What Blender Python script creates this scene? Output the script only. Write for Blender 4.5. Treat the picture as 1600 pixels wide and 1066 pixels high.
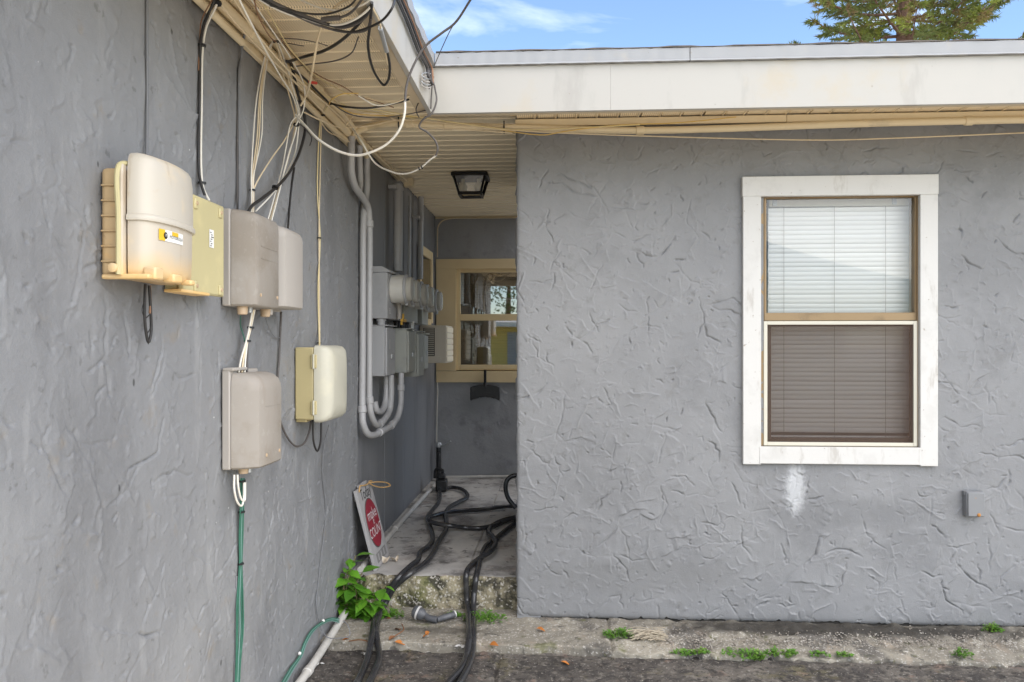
import bpy, math, random
import numpy as np
from mathutils import Vector, Matrix

random.seed(7)
rng = np.random.default_rng(11)
for o in list(bpy.data.objects):
    bpy.data.objects.remove(o, do_unlink=True)
scn = bpy.context.scene
COL = scn.collection
R = math.radians

# ------------------------------------------------------------------ camera
CZ = 1.375                      # eye height
TH = math.atan(73 / 1220)       # camera turned slightly to the left
FPX, HY = 1220.0, 542.0         # focal length and horizon, in photo pixels
cd = bpy.data.cameras.new('camera')
cam = bpy.data.objects.new('camera', cd)
COL.objects.link(cam)
cam.location = (0, 0, CZ)
cam.rotation_euler = (R(90), 0, TH)
cd.sensor_width = 36
cd.lens = FPX / 1600 * 36
cd.shift_y = (HY - 533) / 1600
cd.clip_start = 0.05
cd.clip_end = 2000
scn.camera = cam

# ------------------------------------------------------------------ sky, sun, exposure
SUN_EL, SUN_AZ = R(52), R(138)   # soft veiled sun behind the camera, to the right
world = bpy.data.worlds.new('World')
scn.world = world
world.use_nodes = True
wn, wl = world.node_tree.nodes, world.node_tree.links
wn.clear()
w_out = wn.new('ShaderNodeOutputWorld')
w_bg = wn.new('ShaderNodeBackground')
w_bg.inputs['Strength'].default_value = 0.05
w_sky = wn.new('ShaderNodeTexSky')
w_sky.sky_type = 'NISHITA'
w_sky.sun_disc = False
w_sky.sun_elevation = SUN_EL
w_sky.sun_rotation = SUN_AZ
w_sky.air_density = 1.0
w_sky.dust_density = 0.15
w_sky.ozone_density = 2.6
tc = wn.new('ShaderNodeTexCoord')
mp = wn.new('ShaderNodeMapping')
mp.inputs['Scale'].default_value = (1.6, 3.2, 9.0)
mp.inputs['Rotation'].default_value = (0.25, 0.35, 0.5)
wl.new(tc.outputs['Generated'], mp.inputs['Vector'])
cn = wn.new('ShaderNodeTexNoise')
cn.inputs['Scale'].default_value = 1.35
cn.inputs['Detail'].default_value = 7
cn.inputs['Roughness'].default_value = 0.55
cn.inputs['Distortion'].default_value = 0.5
wl.new(mp.outputs['Vector'], cn.inputs['Vector'])
cr = wn.new('ShaderNodeValToRGB')
cr.color_ramp.elements[0].position = 0.56
cr.color_ramp.elements[0].color = (0, 0, 0, 1)
cr.color_ramp.elements[1].position = 0.80
cr.color_ramp.elements[1].color = (0.85, 0.85, 0.85, 1)
wl.new(cn.outputs['Fac'], cr.inputs['Fac'])
cm = wn.new('ShaderNodeMixRGB')
cm.inputs['Color2'].default_value = (7.0, 7.3, 7.8, 1)
wl.new(cr.outputs['Color'], cm.inputs['Fac'])
wl.new(w_sky.outputs['Color'], cm.inputs['Color1'])
wl.new(cm.outputs['Color'], w_bg.inputs['Color'])
wl.new(w_bg.outputs['Background'], w_out.inputs['Surface'])

sl = bpy.data.lights.new('sun', 'SUN')
sl.energy = 1.1
sl.angle = R(100)
sl.color = (1.0, 0.91, 0.79)
sun = bpy.data.objects.new('sun', sl)
COL.objects.link(sun)
sd = Vector((math.sin(SUN_AZ) * math.cos(SUN_EL), math.cos(SUN_AZ) * math.cos(SUN_EL), math.sin(SUN_EL)))
sun.rotation_euler = sd.to_track_quat('Z', 'Y').to_euler()
sun.location = sd * 40

vs = scn.view_settings
vs.view_transform = 'Standard'
vs.look = 'None'
vs.gamma = 1
vs.use_curve_mapping = False
vs.exposure = 2.5
scn.render.engine = 'CYCLES'
scn.cycles.max_bounces = 8
scn.cycles.diffuse_bounces = 5

# ------------------------------------------------------------------ layout of the place
LX = -1.089      # left wall
RY = 3.875       # right wall
RX = -0.209      # its corner at the passage
BY = 6.87        # wall at the end of the passage
CEIL = CZ + 1.149
FX, FY = -0.546, 3.335   # fascia planes
FB, FT, DT = CZ + 1.005, CZ + 1.203, CZ + 1.262
STRIP = 0.03
STEPY = 3.985
def slab_z(y): return 0.194 + (y - STEPY) / (BY - STEPY) * 0.03
STRIPY = 3.515

def ray(px, py):
    xc, zc = (px - 800) / FPX, (HY - py) / FPX
    return Vector((xc * math.cos(TH) - math.sin(TH), xc * math.sin(TH) + math.cos(TH), zc))
EYE = Vector((0, 0, CZ))
def PX(px, py, x): d = ray(px, py); return EYE + d * (x / d.x)
def PL(px, py, o=0.01): return PX(px, py, LX + o)
def PY(px, py, y): d = ray(px, py); return EYE + d * (y / d.y)
def PR(px, py, o=0.01): return PY(px, py, RY - o)
def PB(px, py, o=0.01): return PY(px, py, BY - o)
def PZ(px, py, z): d = ray(px, py); return EYE + d * ((z - CZ) / d.z)
def PG(px, py, h=0.0):
    """point on the stepped floor (passage slab, step, strip, yard) raised by h"""
    p = PZ(px, py, slab_z(STEPY + 1.0) + h)
    p = PZ(px, py, slab_z(p.y) + h)
    if p.y >= STEPY - h: return p
    q = PY(px, py, STEPY - h)
    if q.z > STRIP + h: return q
    p = PZ(px, py, STRIP + h)
    if p.y >= STRIPY - h * 0.5: return p
    q = PY(px, py, STRIPY - h * 0.5)
    if q.z > h: return q
    return PZ(px, py, h)
def W(o, y, z): return Vector((LX + o, y, CZ + z))

# ------------------------------------------------------------------ materials
MATS = {}
def mat(name, base, rough=0.6, layers=(), bump=None, metallic=0.0, spec=0.4, coat=0.0, extra=None, trans=0.0):
    """layers: (texture, scale, colour, lo, hi, amount[, stretch]) mixed over base by a thresholded texture"""
    if name in MATS: return MATS[name]
    m = bpy.data.materials.new(name)
    m.use_nodes = True
    nt = m.node_tree; N, L = nt.nodes, nt.links
    b = N['Principled BSDF']
    b.inputs['Roughness'].default_value = rough
    b.inputs['Metallic'].default_value = metallic
    b.inputs['Specular IOR Level'].default_value = spec
    b.inputs['Coat Weight'].default_value = coat
    geo = N.new('ShaderNodeNewGeometry')
    rgb = N.new('ShaderNodeRGB'); rgb.outputs[0].default_value = (*base, 1)
    col = rgb.outputs[0]
    def tex(kind, scale, stretch):
        vec = geo.outputs['Position']
        if stretch:
            mm = N.new('ShaderNodeMapping'); mm.inputs['Scale'].default_value = stretch
            L.new(vec, mm.inputs['Vector']); vec = mm.outputs['Vector']
        if kind == 'noise':
            t = N.new('ShaderNodeTexNoise'); t.inputs['Scale'].default_value = scale
            t.inputs['Detail'].default_value = 6; t.inputs['Roughness'].default_value = 0.62
            L.new(vec, t.inputs['Vector']); return t.outputs['Fac']
        t = N.new('ShaderNodeTexVoronoi'); t.inputs['Scale'].default_value = scale
        if kind == 'edge': t.feature = 'DISTANCE_TO_EDGE'
        L.new(vec, t.inputs['Vector'])
        if kind == 'cell':
            s = N.new('ShaderNodeSeparateColor'); L.new(t.outputs['Color'], s.inputs[0]); return s.outputs[0]
        return t.outputs['Distance']
    for ly in layers:
        kind, scale, c2, lo, hi, amt = ly[:6]
        f = tex(kind, scale, ly[6] if len(ly) > 6 else None)
        mr = N.new('ShaderNodeMapRange'); mr.interpolation_type = 'SMOOTHSTEP'
        mr.inputs['From Min'].default_value = lo; mr.inputs['From Max'].default_value = hi
        mr.inputs['To Max'].default_value = amt
        L.new(f, mr.inputs['Value'])
        mx = N.new('ShaderNodeMixRGB'); L.new(mr.outputs[0], mx.inputs['Fac'])
        L.new(col, mx.inputs['Color1']); mx.inputs['Color2'].default_value = (*c2, 1)
        col = mx.outputs['Color']
    if extra: col = extra(N, L, geo, col)
    L.new(col, b.inputs['Base Color'])
    if bump:
        last = None
        for kind, scale, strength, dist in bump:
            f = tex(kind, scale, None)
            bn = N.new('ShaderNodeBump'); bn.inputs['Strength'].default_value = strength
            bn.inputs['Distance'].default_value = dist
            L.new(f, bn.inputs['Height'])
            if last: L.new(last, bn.inputs['Normal'])
            last = bn.outputs['Normal']
        L.new(last, b.inputs['Normal'])
    MATS[name] = m
    return m

def blob(N, L, geo, col, c, r, c2, amt, nscale=18, wob=0.5):
    """a stain with its own shape: an ellipsoid at c with ragged edge"""
    mp_ = N.new('ShaderNodeVectorMath'); mp_.operation = 'SUBTRACT'; L.new(geo.outputs['Position'], mp_.inputs[0]); mp_.inputs[1].default_value = c
    dv = N.new('ShaderNodeVectorMath'); dv.operation = 'DIVIDE'; L.new(mp_.outputs[0], dv.inputs[0]); dv.inputs[1].default_value = r
    ln = N.new('ShaderNodeVectorMath'); ln.operation = 'LENGTH'; L.new(dv.outputs[0], ln.inputs[0])
    nz = N.new('ShaderNodeTexNoise'); nz.inputs['Scale'].default_value = nscale; nz.inputs['Detail'].default_value = 5
    L.new(geo.outputs['Position'], nz.inputs['Vector'])
    ad = N.new('ShaderNodeMath'); ad.operation = 'MULTIPLY_ADD'; L.new(nz.outputs['Fac'], ad.inputs[0]); ad.inputs[1].default_value = wob; L.new(ln.outputs['Value'], ad.inputs[2])
    mr = N.new('ShaderNodeMapRange'); mr.interpolation_type = 'SMOOTHSTEP'
    mr.inputs['From Min'].default_value = 1.0 + wob * 0.5; mr.inputs['From Max'].default_value = 0.35 + wob * 0.5; mr.inputs['To Max'].default_value = amt
    L.new(ad.outputs[0], mr.inputs['Value'])
    mx = N.new('ShaderNodeMixRGB'); L.new(mr.outputs[0], mx.inputs['Fac']); L.new(col, mx.inputs['Color1']); mx.inputs['Color2'].default_value = (*c2, 1)
    return mx.outputs['Color']

GREY = (0.208, 0.209, 0.212)
spot = PR(1242, 762, 0)
def right_extra(N, L, geo, col):
    for px, py, rx, rz, c2, am in ((1300, 800, .5, .1, (.155, .156, .158), .45), (1000, 900, .7, .12, (.175, .174, .172), .5), (950, 330, .5, .25, (.25, .25, .252), .4), (1540, 420, .3, .3, (.172, .173, .176), .45)):
        col = blob(N, L, geo, col, PR(px, py, 0), (rx, 0.3, rz), c2, am, 22, 0.9)
    return blob(N, L, geo, col, spot, (0.062, 0.3, 0.165), (0.5, 0.505, 0.51), 0.75, 38, 1.0)
stucco = mat('grey_stucco', GREY, 0.62, [('noise', 0.9, (0.245, 0.2455, 0.247), 0.45, 0.62, 0.7), ('noise', 2.4, (0.168, 0.169, 0.172), 0.5, 0.66, 0.6), ('noise', 14, (0.172, 0.17, 0.167), 0.57, 0.68, 0.5),
             ('noise', 60, (0.25, 0.252, 0.255), 0.5, 0.8, 0.4)], [('noise', 60, 0.2, 0.006), ('noise', 170, 0.3, 0.003), ('noise', 420, 0.5, 0.002)], extra=right_extra)
stucco_old = mat('weathered_grey_stucco', (0.212, 0.214, 0.219), 0.55, [('noise', 1.1, (0.255, 0.2565, 0.259), 0.45, 0.62, 0.75), ('noise', 2.6, (0.152, 0.153, 0.157), 0.49, 0.66, 0.7, (1, 1, 0.35)), ('noise', 12, (0.29, 0.29, 0.29), 0.58, 0.68, 0.5, (1, 1, 0.22)),
             ('noise', 60, (0.255, 0.257, 0.262), 0.5, 0.8, 0.4), ('noise', 26, (0.14, 0.14, 0.14), 0.63, 0.68, 0.7), ('noise', 9, (0.24, 0.2, 0.15), 0.6, 0.72, 0.4),
             ('dist', 9, (0.8, 0.8, 0.8), 0.022, 0.018, 0.95), ('dist', 8, (0.05, 0.05, 0.05), 0.05, 0.03, 0.85, (1, 1, 0.5))], [('noise', 45, 0.28, 0.006), ('noise', 170, 0.35, 0.003), ('noise', 420, 0.5, 0.002)])
panel_mat = mat('smooth_grey_panel', (0.185, 0.188, 0.197), 0.45, [('noise', 1.3, (0.235, 0.237, 0.242), 0.45, 0.75, 0.6, (1, 1, 0.3)), ('noise', 5, (0.1, 0.102, 0.108), 0.48, 0.68, 0.6, (1, 1, 0.25))], [('noise', 90, 0.2, 0.002)])
back_mat = mat('scuffed_grey_stucco', (0.32, 0.323, 0.33), 0.6, [('noise', 2.5, (0.3, 0.3, 0.31), 0.45, 0.75, 0.6), ('noise', 7, (0.2, 0.15, 0.15), 0.6, 0.8, 0.45), ('noise', 4, (0.08, 0.08, 0.085), 0.55, 0.8, 0.6)], [('noise', 30, 0.5, 0.006)])
plain_wall = mat('plain_grey_wall', GREY, 0.7, [('noise', 2, (0.25, 0.255, 0.265), 0.4, 0.7, 0.6)])
white_paint = mat('white_fascia_paint', (0.42, 0.40, 0.36), 0.5, [('noise', 1.2, (0.4, 0.385, 0.35), 0.48, 0.64, 0.8), ('noise', 7, (0.3, 0.28, 0.25), 0.55, 0.68, 0.4, (1, 1, 0.3)), ('noise', 3, (0.45, 0.36, 0.22), 0.55, 0.72, 0.4), ('dist', 9, (0.3, 0.27, 0.22), 0.05, 0.03, 0.7), ('noise', 40, (0.38, 0.36, 0.33), 0.64, 0.72, 0.5)], [('noise', 40, 0.1, 0.002)])
drip_mat = mat('drip_edge_metal', (0.3, 0.302, 0.304), 0.45, [('noise', 6, (0.42, 0.36, 0.27), 0.55, 0.75, 0.5), ('noise', 30, (0.2, 0.17, 0.13), 0.66, 0.74, 0.7)])
roof_mat = mat('roof_membrane', (0.12, 0.1, 0.085), 0.9, [('noise', 12, (0.05, 0.045, 0.04), 0.5, 0.7, 0.8)], [('noise', 60, 0.5, 0.01)])
bare_wood = mat('weathered_cream_wood', (0.56, 0.46, 0.32), 0.7, [('noise', 5, (0.38, 0.29, 0.19), 0.5, 0.75, 0.6), ('noise', 40, (0.2, 0.15, 0.1), 0.68, 0.76, 0.6)])
cream = mat('cream_trim_paint', (0.72, 0.6, 0.4), 0.55, [('noise', 5, (0.52, 0.43, 0.3), 0.52, 0.75, 0.6), ('noise', 24, (0.25, 0.2, 0.15), 0.68, 0.78, 0.55)], [('noise', 50, 0.15, 0.002)])
def perf(N, L, geo, col):
    s = N.new('ShaderNodeVectorMath'); s.operation = 'SCALE'; s.inputs['Scale'].default_value = 105; L.new(geo.outputs['Position'], s.inputs[0])
    f = N.new('ShaderNodeVectorMath'); f.operation = 'FRACTION'; L.new(s.outputs[0], f.inputs[0])
    u = N.new('ShaderNodeVectorMath'); u.operation = 'SUBTRACT'; u.inputs[1].default_value = (0.5, 0.5, 0.5); L.new(f.outputs[0], u.inputs[0])
    k = N.new('ShaderNodeVectorMath'); k.operation = 'MULTIPLY'; k.inputs[1].default_value = (1, 1, 0); L.new(u.outputs[0], k.inputs[0])
    ln = N.new('ShaderNodeVectorMath'); ln.operation = 'LENGTH'; L.new(k.outputs[0], ln.inputs[0])
    c = N.new('ShaderNodeMath'); c.operation = 'LESS_THAN'; c.inputs[1].default_value = 0.24; L.new(ln.outputs['Value'], c.inputs[0])
    a = N.new('ShaderNodeMath'); a.operation = 'MULTIPLY'; a.inputs[1].default_value = 0.75; L.new(c.outputs[0], a.inputs[0])
    mx = N.new('ShaderNodeMixRGB'); L.new(a.outputs[0], mx.inputs['Fac']); L.new(col, mx.inputs['Color1']); mx.inputs['Color2'].default_value = (0.12, 0.09, 0.06, 1)
    return mx.outputs['Color']
soffit_perf = mat('perforated_soffit', (0.92, 0.79, 0.57), 0.5, [('noise', 3, (0.86, 0.71, 0.48), 0.5, 0.7, 0.6), ('noise', 20, (0.4, 0.32, 0.22), 0.6, 0.72, 0.5)], extra=perf)
soffit_plain = mat('ribbed_soffit', (0.91, 0.79, 0.58), 0.5, [('noise', 3, (0.72, 0.62, 0.46), 0.5, 0.75, 0.5), ('noise', 22, (0.36, 0.3, 0.22), 0.68, 0.8, 0.4)])
dark_void = mat('dark_void_shade', (0.03, 0.027, 0.024), 0.9)  # near-black colour standing in for shade inside closed spaces
win_white = mat('peeling_white_wood', (0.58, 0.565, 0.535), 0.55, [('noise', 8, (0.52, 0.505, 0.475), 0.5, 0.66, 0.7), ('noise', 45, (0.3, 0.25, 0.2), 0.66, 0.69, 0.8), ('dist', 9, (0.2, 0.16, 0.12), 0.03, 0.02, 0.7), ('noise', 14, (0.35, 0.315, 0.27), 0.55, 0.68, 0.55, (1, 1, 0.25))], [('noise', 80, 0.25, 0.002)])
bronze = mat('bronze_window_frame', (0.26, 0.18, 0.095), 0.4, [('noise', 10, (0.16, 0.11, 0.06), 0.5, 0.7, 0.6), ('noise', 40, (0.6, 0.55, 0.45), 0.7, 0.75, 0.8)], metallic=0.25)
dark_bronze = mat('dark_bronze_sash', (0.10, 0.078, 0.06), 0.45, metallic=0.2)
screen_frame = mat('cream_screen_frame', (0.56, 0.53, 0.44), 0.45, [('noise', 12, (0.6, 0.58, 0.48), 0.5, 0.7, 0.5)])
beige_trim = mat('beige_window_trim', (0.76, 0.6, 0.35), 0.55, [('noise', 3, (0.68, 0.52, 0.3), 0.45, 0.7, 0.6), ('noise', 26, (0.25, 0.18, 0.1), 0.68, 0.76, 0.6)])
beige_sash = mat('cream_window_sash', (0.78, 0.61, 0.34), 0.45)
blind_mat = mat('white_blind_slat', (0.88, 0.87, 0.84), 0.4)
blind_brown = mat('grey_blind_slat', (0.55, 0.47, 0.34), 0.5)
stain = PG(1340, 984)
def strip_extra(N, L, geo, col):
    col = blob(N, L, geo, col, stain, (1.35, 0.15, 0.3), (0.035, 0.031, 0.026), 0.92, 11, 0.8)
    return blob(N, L, geo, col, PG(690, 985), (0.35, 0.06, 0.3), (0.07, 0.062, 0.05), 0.6, 16, 0.9)
concrete = mat('stained_concrete', (0.25, 0.228, 0.185), 0.85, [('noise', 1.6, (0.34, 0.31, 0.25), 0.47, 0.6, 0.8), ('noise', 4, (0.11, 0.1, 0.088), 0.5, 0.64, 0.85), ('noise', 7, (0.36, 0.29, 0.22), 0.55, 0.68, 0.55), ('cell', 150, (0.56, 0.53, 0.48), 0.86, 0.9, 0.5), ('noise', 18, (0.08, 0.075, 0.065), 0.58, 0.66, 0.8), ('noise', 9, (0.16, 0.16, 0.07), 0.6, 0.68, 0.6)],
               [('noise', 30, 0.7, 0.012), ('noise', 150, 0.8, 0.006)], extra=strip_extra)
slab_mat = mat('passage_slab_concrete', (0.42, 0.405, 0.38), 0.7, [('noise', 2.2, (0.52, 0.5, 0.46), 0.46, 0.6, 0.8), ('noise', 3.3, (0.17, 0.16, 0.152), 0.47, 0.62, 0.85), ('noise', 6, (0.38, 0.29, 0.25), 0.56, 0.7, 0.5), ('cell', 120, (0.5, 0.48, 0.45), 0.9, 0.93, 0.4), ('noise', 14, (0.07, 0.065, 0.06), 0.585, 0.65, 0.7)],
               [('noise', 40, 0.3, 0.004), ('noise', 160, 0.35, 0.002)])
mossy = mat('mossy_concrete', (0.3, 0.265, 0.18), 0.9, [('noise', 6, (0.44, 0.39, 0.27), 0.5, 0.62, 0.85), ('noise', 5, (0.13, 0.14, 0.04), 0.47, 0.62, 0.85), ('noise', 10, (0.055, 0.05, 0.04), 0.47, 0.6, 0.9), ('cell', 110, (0.65, 0.61, 0.54), 0.8, 0.86, 0.6)],
            [('noise', 25, 0.9, 0.025), ('noise', 90, 0.9, 0.01)])
yard_mat = mat('stained_yard_paving', (0.105, 0.092, 0.08), 0.85, [('noise', 1.3, (0.2, 0.178, 0.15), 0.47, 0.6, 0.85), ('noise', 3.2, (0.055, 0.048, 0.044), 0.47, 0.62, 0.85), ('noise', 5.5, (0.16, 0.14, 0.075), 0.54, 0.66, 0.6), ('noise', 7, (0.3, 0.2, 0.15), 0.57, 0.68, 0.55), ('noise', 16, (0.045, 0.04, 0.036), 0.5, 0.6, 0.75), ('noise', 24, (0.24, 0.215, 0.18), 0.54, 0.64, 0.6), ('noise', 70, (0.36, 0.33, 0.29), 0.58, 0.66, 0.6), ('noise', 45, (0.025, 0.022, 0.02), 0.56, 0.64, 0.8)],
               [('noise', 45, 0.8, 0.012), ('noise', 180, 0.9, 0.006)])
bounce_mat = mat('pale_bounce_ground', (0.66, 0.59, 0.47), 0.85, [('noise', 0.7, (0.7, 0.63, 0.51), 0.4, 0.7, 0.7), ('noise', 4, (0.54, 0.47, 0.37), 0.55, 0.75, 0.6)])  # unseen ground, made pale and warm to bounce light onto walls and soffits
rim_dark = mat('dark_joint_gap', (0.035, 0.032, 0.028), 0.95)  # near-black colour of the footing in the gap under the wall
aged = mat('aged_cream_plastic', (0.52, 0.475, 0.40), 0.42, [('noise', 5, (0.72, 0.57, 0.36), 0.53, 0.68, 0.55), ('noise', 30, (0.52, 0.43, 0.32), 0.58, 0.7, 0.4), ('noise', 16, (0.36, 0.28, 0.19), 0.56, 0.68, 0.5, (1, 1, .25))])
def yellow_bottom(zlo, zhi):
    def f(N, L, geo, col):
        s = N.new('ShaderNodeSeparateXYZ'); L.new(geo.outputs['Position'], s.inputs[0])
        nz = N.new('ShaderNodeTexNoise'); nz.inputs['Scale'].default_value = 14; L.new(geo.outputs['Position'], nz.inputs['Vector'])
        a = N.new('ShaderNodeMath'); a.operation = 'MULTIPLY_ADD'; L.new(nz.outputs['Fac'], a.inputs[0]); a.inputs[1].default_value = 0.05; L.new(s.outputs['Z'], a.inputs[2])
        mr = N.new('ShaderNodeMapRange'); mr.inputs['From Min'].default_value = zhi + 0.025; mr.inputs['From Max'].default_value = zlo + 0.025; mr.inputs['To Max'].default_value = 0.85
        L.new(a.outputs[0], mr.inputs['Value'])
        mx = N.new('ShaderNodeMixRGB'); L.new(mr.outputs[0], mx.inputs['Fac']); L.new(col, mx.inputs['Color1']); mx.inputs['Color2'].default_value = (0.78, 0.50, 0.18, 1)
        return mx.outputs['Color']
    return f
aged_low = mat('sun_yellowed_plastic', (0.52, 0.46, 0.375), 0.42, [('noise', 5, (0.74, 0.57, 0.35), 0.52, 0.68, 0.55), ('noise', 30, (0.55, 0.45, 0.34), 0.58, 0.7, 0.4), ('noise', 16, (0.36, 0.26, 0.16), 0.55, 0.68, 0.55, (1, 1, .25))], extra=yellow_bottom(CZ + 0.155, CZ + 0.235))
pale_yellow = mat('pale_yellow_plastic', (0.5, 0.44, 0.24), 0.45, [('noise', 8, (0.66, 0.57, 0.3), 0.5, 0.75, 0.5), ('noise', 20, (0.5, 0.4, 0.2), 0.68, 0.78, 0.6)])
nid_grey = mat('dusty_beige_grey_plastic', (0.3, 0.27, 0.235), 0.6, [('noise', 5, (0.23, 0.195, 0.155), 0.48, 0.64, 0.7), ('noise', 16, (0.27, 0.23, 0.19), 0.55, 0.68, 0.5, (1, 1, .2)), ('noise', 40, (0.4, 0.37, 0.33), 0.56, 0.68, 0.3)], [('noise', 200, 0.15, 0.001)])
nid_light = mat('pale_grey_plastic', (0.37, 0.34, 0.305), 0.55, [('noise', 5, (0.42, 0.38, 0.33), 0.5, 0.75, 0.5)])
nid_brown = mat('tan_plastic', (0.5, 0.37, 0.24), 0.5, [('noise', 30, (0.35, 0.25, 0.16), 0.5, 0.7, 0.5)])
cream_box = mat('cream_plastic', (0.48, 0.46, 0.375), 0.4, [('noise', 7, (0.6, 0.56, 0.42), 0.5, 0.75, 0.5)])
yel_box = mat('yellowed_cream_plastic', (0.45, 0.38, 0.2), 0.45, [('noise', 7, (0.54, 0.45, 0.25), 0.5, 0.75, 0.5)])
elec_grey = mat('painted_grey_metal', (0.38, 0.38, 0.385), 0.4, [('noise', 6, (0.24, 0.24, 0.25), 0.5, 0.75, 0.5), ('noise', 45, (0.5, 0.48, 0.45), 0.7, 0.75, 0.6)])
elec_green = mat('greenish_grey_metal', (0.36, 0.365, 0.33), 0.4, [('noise', 7, (0.2, 0.2, 0.19), 0.5, 0.75, 0.5), ('noise', 50, (0.55, 0.5, 0.4), 0.71, 0.76, 0.6)])
conduit_grey = mat('painted_grey_conduit', (0.40, 0.395, 0.395), 0.42, [('noise', 12, (0.24, 0.235, 0.235), 0.5, 0.75, 0.5), ('noise', 50, (0.5, 0.47, 0.43), 0.72, 0.77, 0.6)])
meter_body = mat('meter_socket_metal', (0.62, 0.6, 0.55), 0.35, metallic=0.1)
meter_dark = mat('meter_face', (0.1, 0.1, 0.1), 0.25, metallic=0.0)
black_rub = mat('black_rubber', (0.018, 0.018, 0.019), 0.42, [('noise', 14, (0.05, 0.048, 0.046), 0.5, 0.75, 0.6), ('noise', 60, (0.16, 0.15, 0.14), 0.7, 0.76, 0.5)], spec=0.5)
hose_mat = mat('black_hose_rubber', (0.028, 0.028, 0.03), 0.24, [('noise', 9, (0.1, 0.096, 0.09), 0.48, 0.75, 0.7), ('noise', 40, (0.2, 0.19, 0.18), 0.69, 0.76, 0.5)], spec=0.55)
black_wire = mat('black_wire', (0.025, 0.023, 0.022), 0.45, [('noise', 30, (0.16, 0.14, 0.12), 0.62, 0.74, 0.7)])
dark_wire = mat('faded_dark_wire', (0.09, 0.08, 0.075), 0.55, [('noise', 25, (0.25, 0.22, 0.19), 0.6, 0.74, 0.7)])
grey_wire = mat('grey_painted_wire', (0.17, 0.172, 0.18), 0.5, [('noise', 20, (0.3, 0.29, 0.28), 0.6, 0.75, 0.6)])
white_wire = mat('white_wire', (0.74, 0.70, 0.62), 0.45, [('noise', 12, (0.58, 0.5, 0.4), 0.5, 0.75, 0.55)])
cream_wire = mat('cream_wire', (0.68, 0.56, 0.38), 0.5, [('noise', 12, (0.5, 0.37, 0.22), 0.5, 0.75, 0.6)])
yellow_wire = mat('yellow_wire', (0.66, 0.45, 0.14), 0.5)
pale_yellow_wire = mat('pale_yellow_wire', (0.7, 0.58, 0.31), 0.5)
brown_wire = mat('brown_wire', (0.25, 0.13, 0.07), 0.55)
green_wire = mat('green_wire', (0.03, 0.13, 0.085), 0.45, [('noise', 20, (0.07, 0.2, 0.14), 0.5, 0.75, 0.6)])
teal_wire = mat('faded_teal_wire', (0.16, 0.27, 0.24), 0.5)
pvc = mat('grimy_white_pvc', (0.52, 0.5, 0.46), 0.45, [('noise', 9, (0.34, 0.32, 0.29), 0.5, 0.72, 0.6), ('noise', 40, (0.12, 0.11, 0.1), 0.68, 0.76, 0.7)])
steel = mat('galvanised_steel', (0.45, 0.46, 0.46), 0.4, metallic=0.6)
box_steel = mat('painted_junction_box', (0.21, 0.213, 0.217), 0.45, [('noise', 18, (0.42, 0.2, 0.06), 0.64, 0.72, 0.5)])
rust = mat('rust', (0.42, 0.19, 0.05), 0.8)
black_metal = mat('black_painted_metal', (0.012, 0.012, 0.013), 0.4)
white_plastic = mat('white_plastic', (0.75, 0.73, 0.68), 0.45)
label_white = mat('white_sticker', (0.8, 0.79, 0.75), 0.4)
label_yellow = mat('yellow_sticker', (0.72, 0.45, 0.03), 0.4)
ink = mat('black_ink', (0.02, 0.02, 0.02), 0.6)
sign_wood = mat('whitewashed_board', (0.34, 0.33, 0.325), 0.7, [('noise', 6, (0.3, 0.29, 0.29), 0.45, 0.7, 0.6, (1, 1, 0.2)), ('noise', 40, (0.55, 0.53, 0.52), 0.6, 0.75, 0.5, (1, 1, 0.15))])
sign_edge = mat('dark_board_edge', (0.1, 0.095, 0.09), 0.8)
sign_red = mat('red_sign_paint', (0.24, 0.02, 0.035), 0.55, [('noise', 60, (0.52, 0.2, 0.22), 0.62, 0.72, 0.6)])
sign_white = mat('worn_white_paint', (0.6, 0.56, 0.56), 0.6)
twine_mat = mat('jute_twine', (0.5, 0.31, 0.13), 0.8)
def leaf_vary(N, L, geo, col):
    oi = N.new('ShaderNodeObjectInfo'); mx = N.new('ShaderNodeMixRGB'); mr = N.new('ShaderNodeMapRange'); mr.inputs['To Max'].default_value = 0.85
    L.new(oi.outputs['Random'], mr.inputs['Value']); L.new(mr.outputs[0], mx.inputs['Fac']); L.new(col, mx.inputs['Color1']); mx.inputs['Color2'].default_value = (0.04, 0.12, 0.012, 1)
    return mx.outputs['Color']
leaf_mat = mat('bright_green_leaf', (0.12, 0.29, 0.022), 0.4, [('noise', 18, (0.05, 0.16, 0.014), 0.45, 0.65, 0.7), ('noise', 40, (0.25, 0.27, 0.05), 0.6, 0.68, 0.6)], spec=0.35, extra=leaf_vary)
weed_mat = mat('light_green_weed', (0.085, 0.2, 0.02), 0.5, [('noise', 20, (0.19, 0.25, 0.05), 0.5, 0.7, 0.6)])
stem_mat = mat('green_brown_stem', (0.16, 0.14, 0.06), 0.7)
needle_mat = mat('pine_foliage', (0.12, 0.15, 0.035), 0.6, [('noise', 1.2, (0.26, 0.3, 0.04), 0.45, 0.65, 0.8), ('noise', 2.3, (0.25, 0.14, 0.08), 0.52, 0.62, 0.7)])
bark = mat('brown_bark', (0.16, 0.09, 0.06), 0.9, [('noise', 8, (0.09, 0.05, 0.035), 0.45, 0.7, 0.7)], [('noise', 20, 0.6, 0.05)])
oak_leaf = mat('tree_foliage', (0.1, 0.17, 0.025), 0.55, [('noise', 0.6, (0.13, 0.18, 0.03), 0.45, 0.65, 0.8)])
dead_leaf = mat('orange_dead_leaf', (0.42, 0.15, 0.03), 0.7, [('noise', 50, (0.25, 0.09, 0.03), 0.5, 0.7, 0.7)])
dead_brown = mat('brown_dead_leaf', (0.2, 0.09, 0.04), 0.75)
straw = mat('dry_straw', (0.42, 0.36, 0.27), 0.8, [('noise', 40, (0.16, 0.12, 0.08), 0.5, 0.7, 0.6)])
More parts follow.
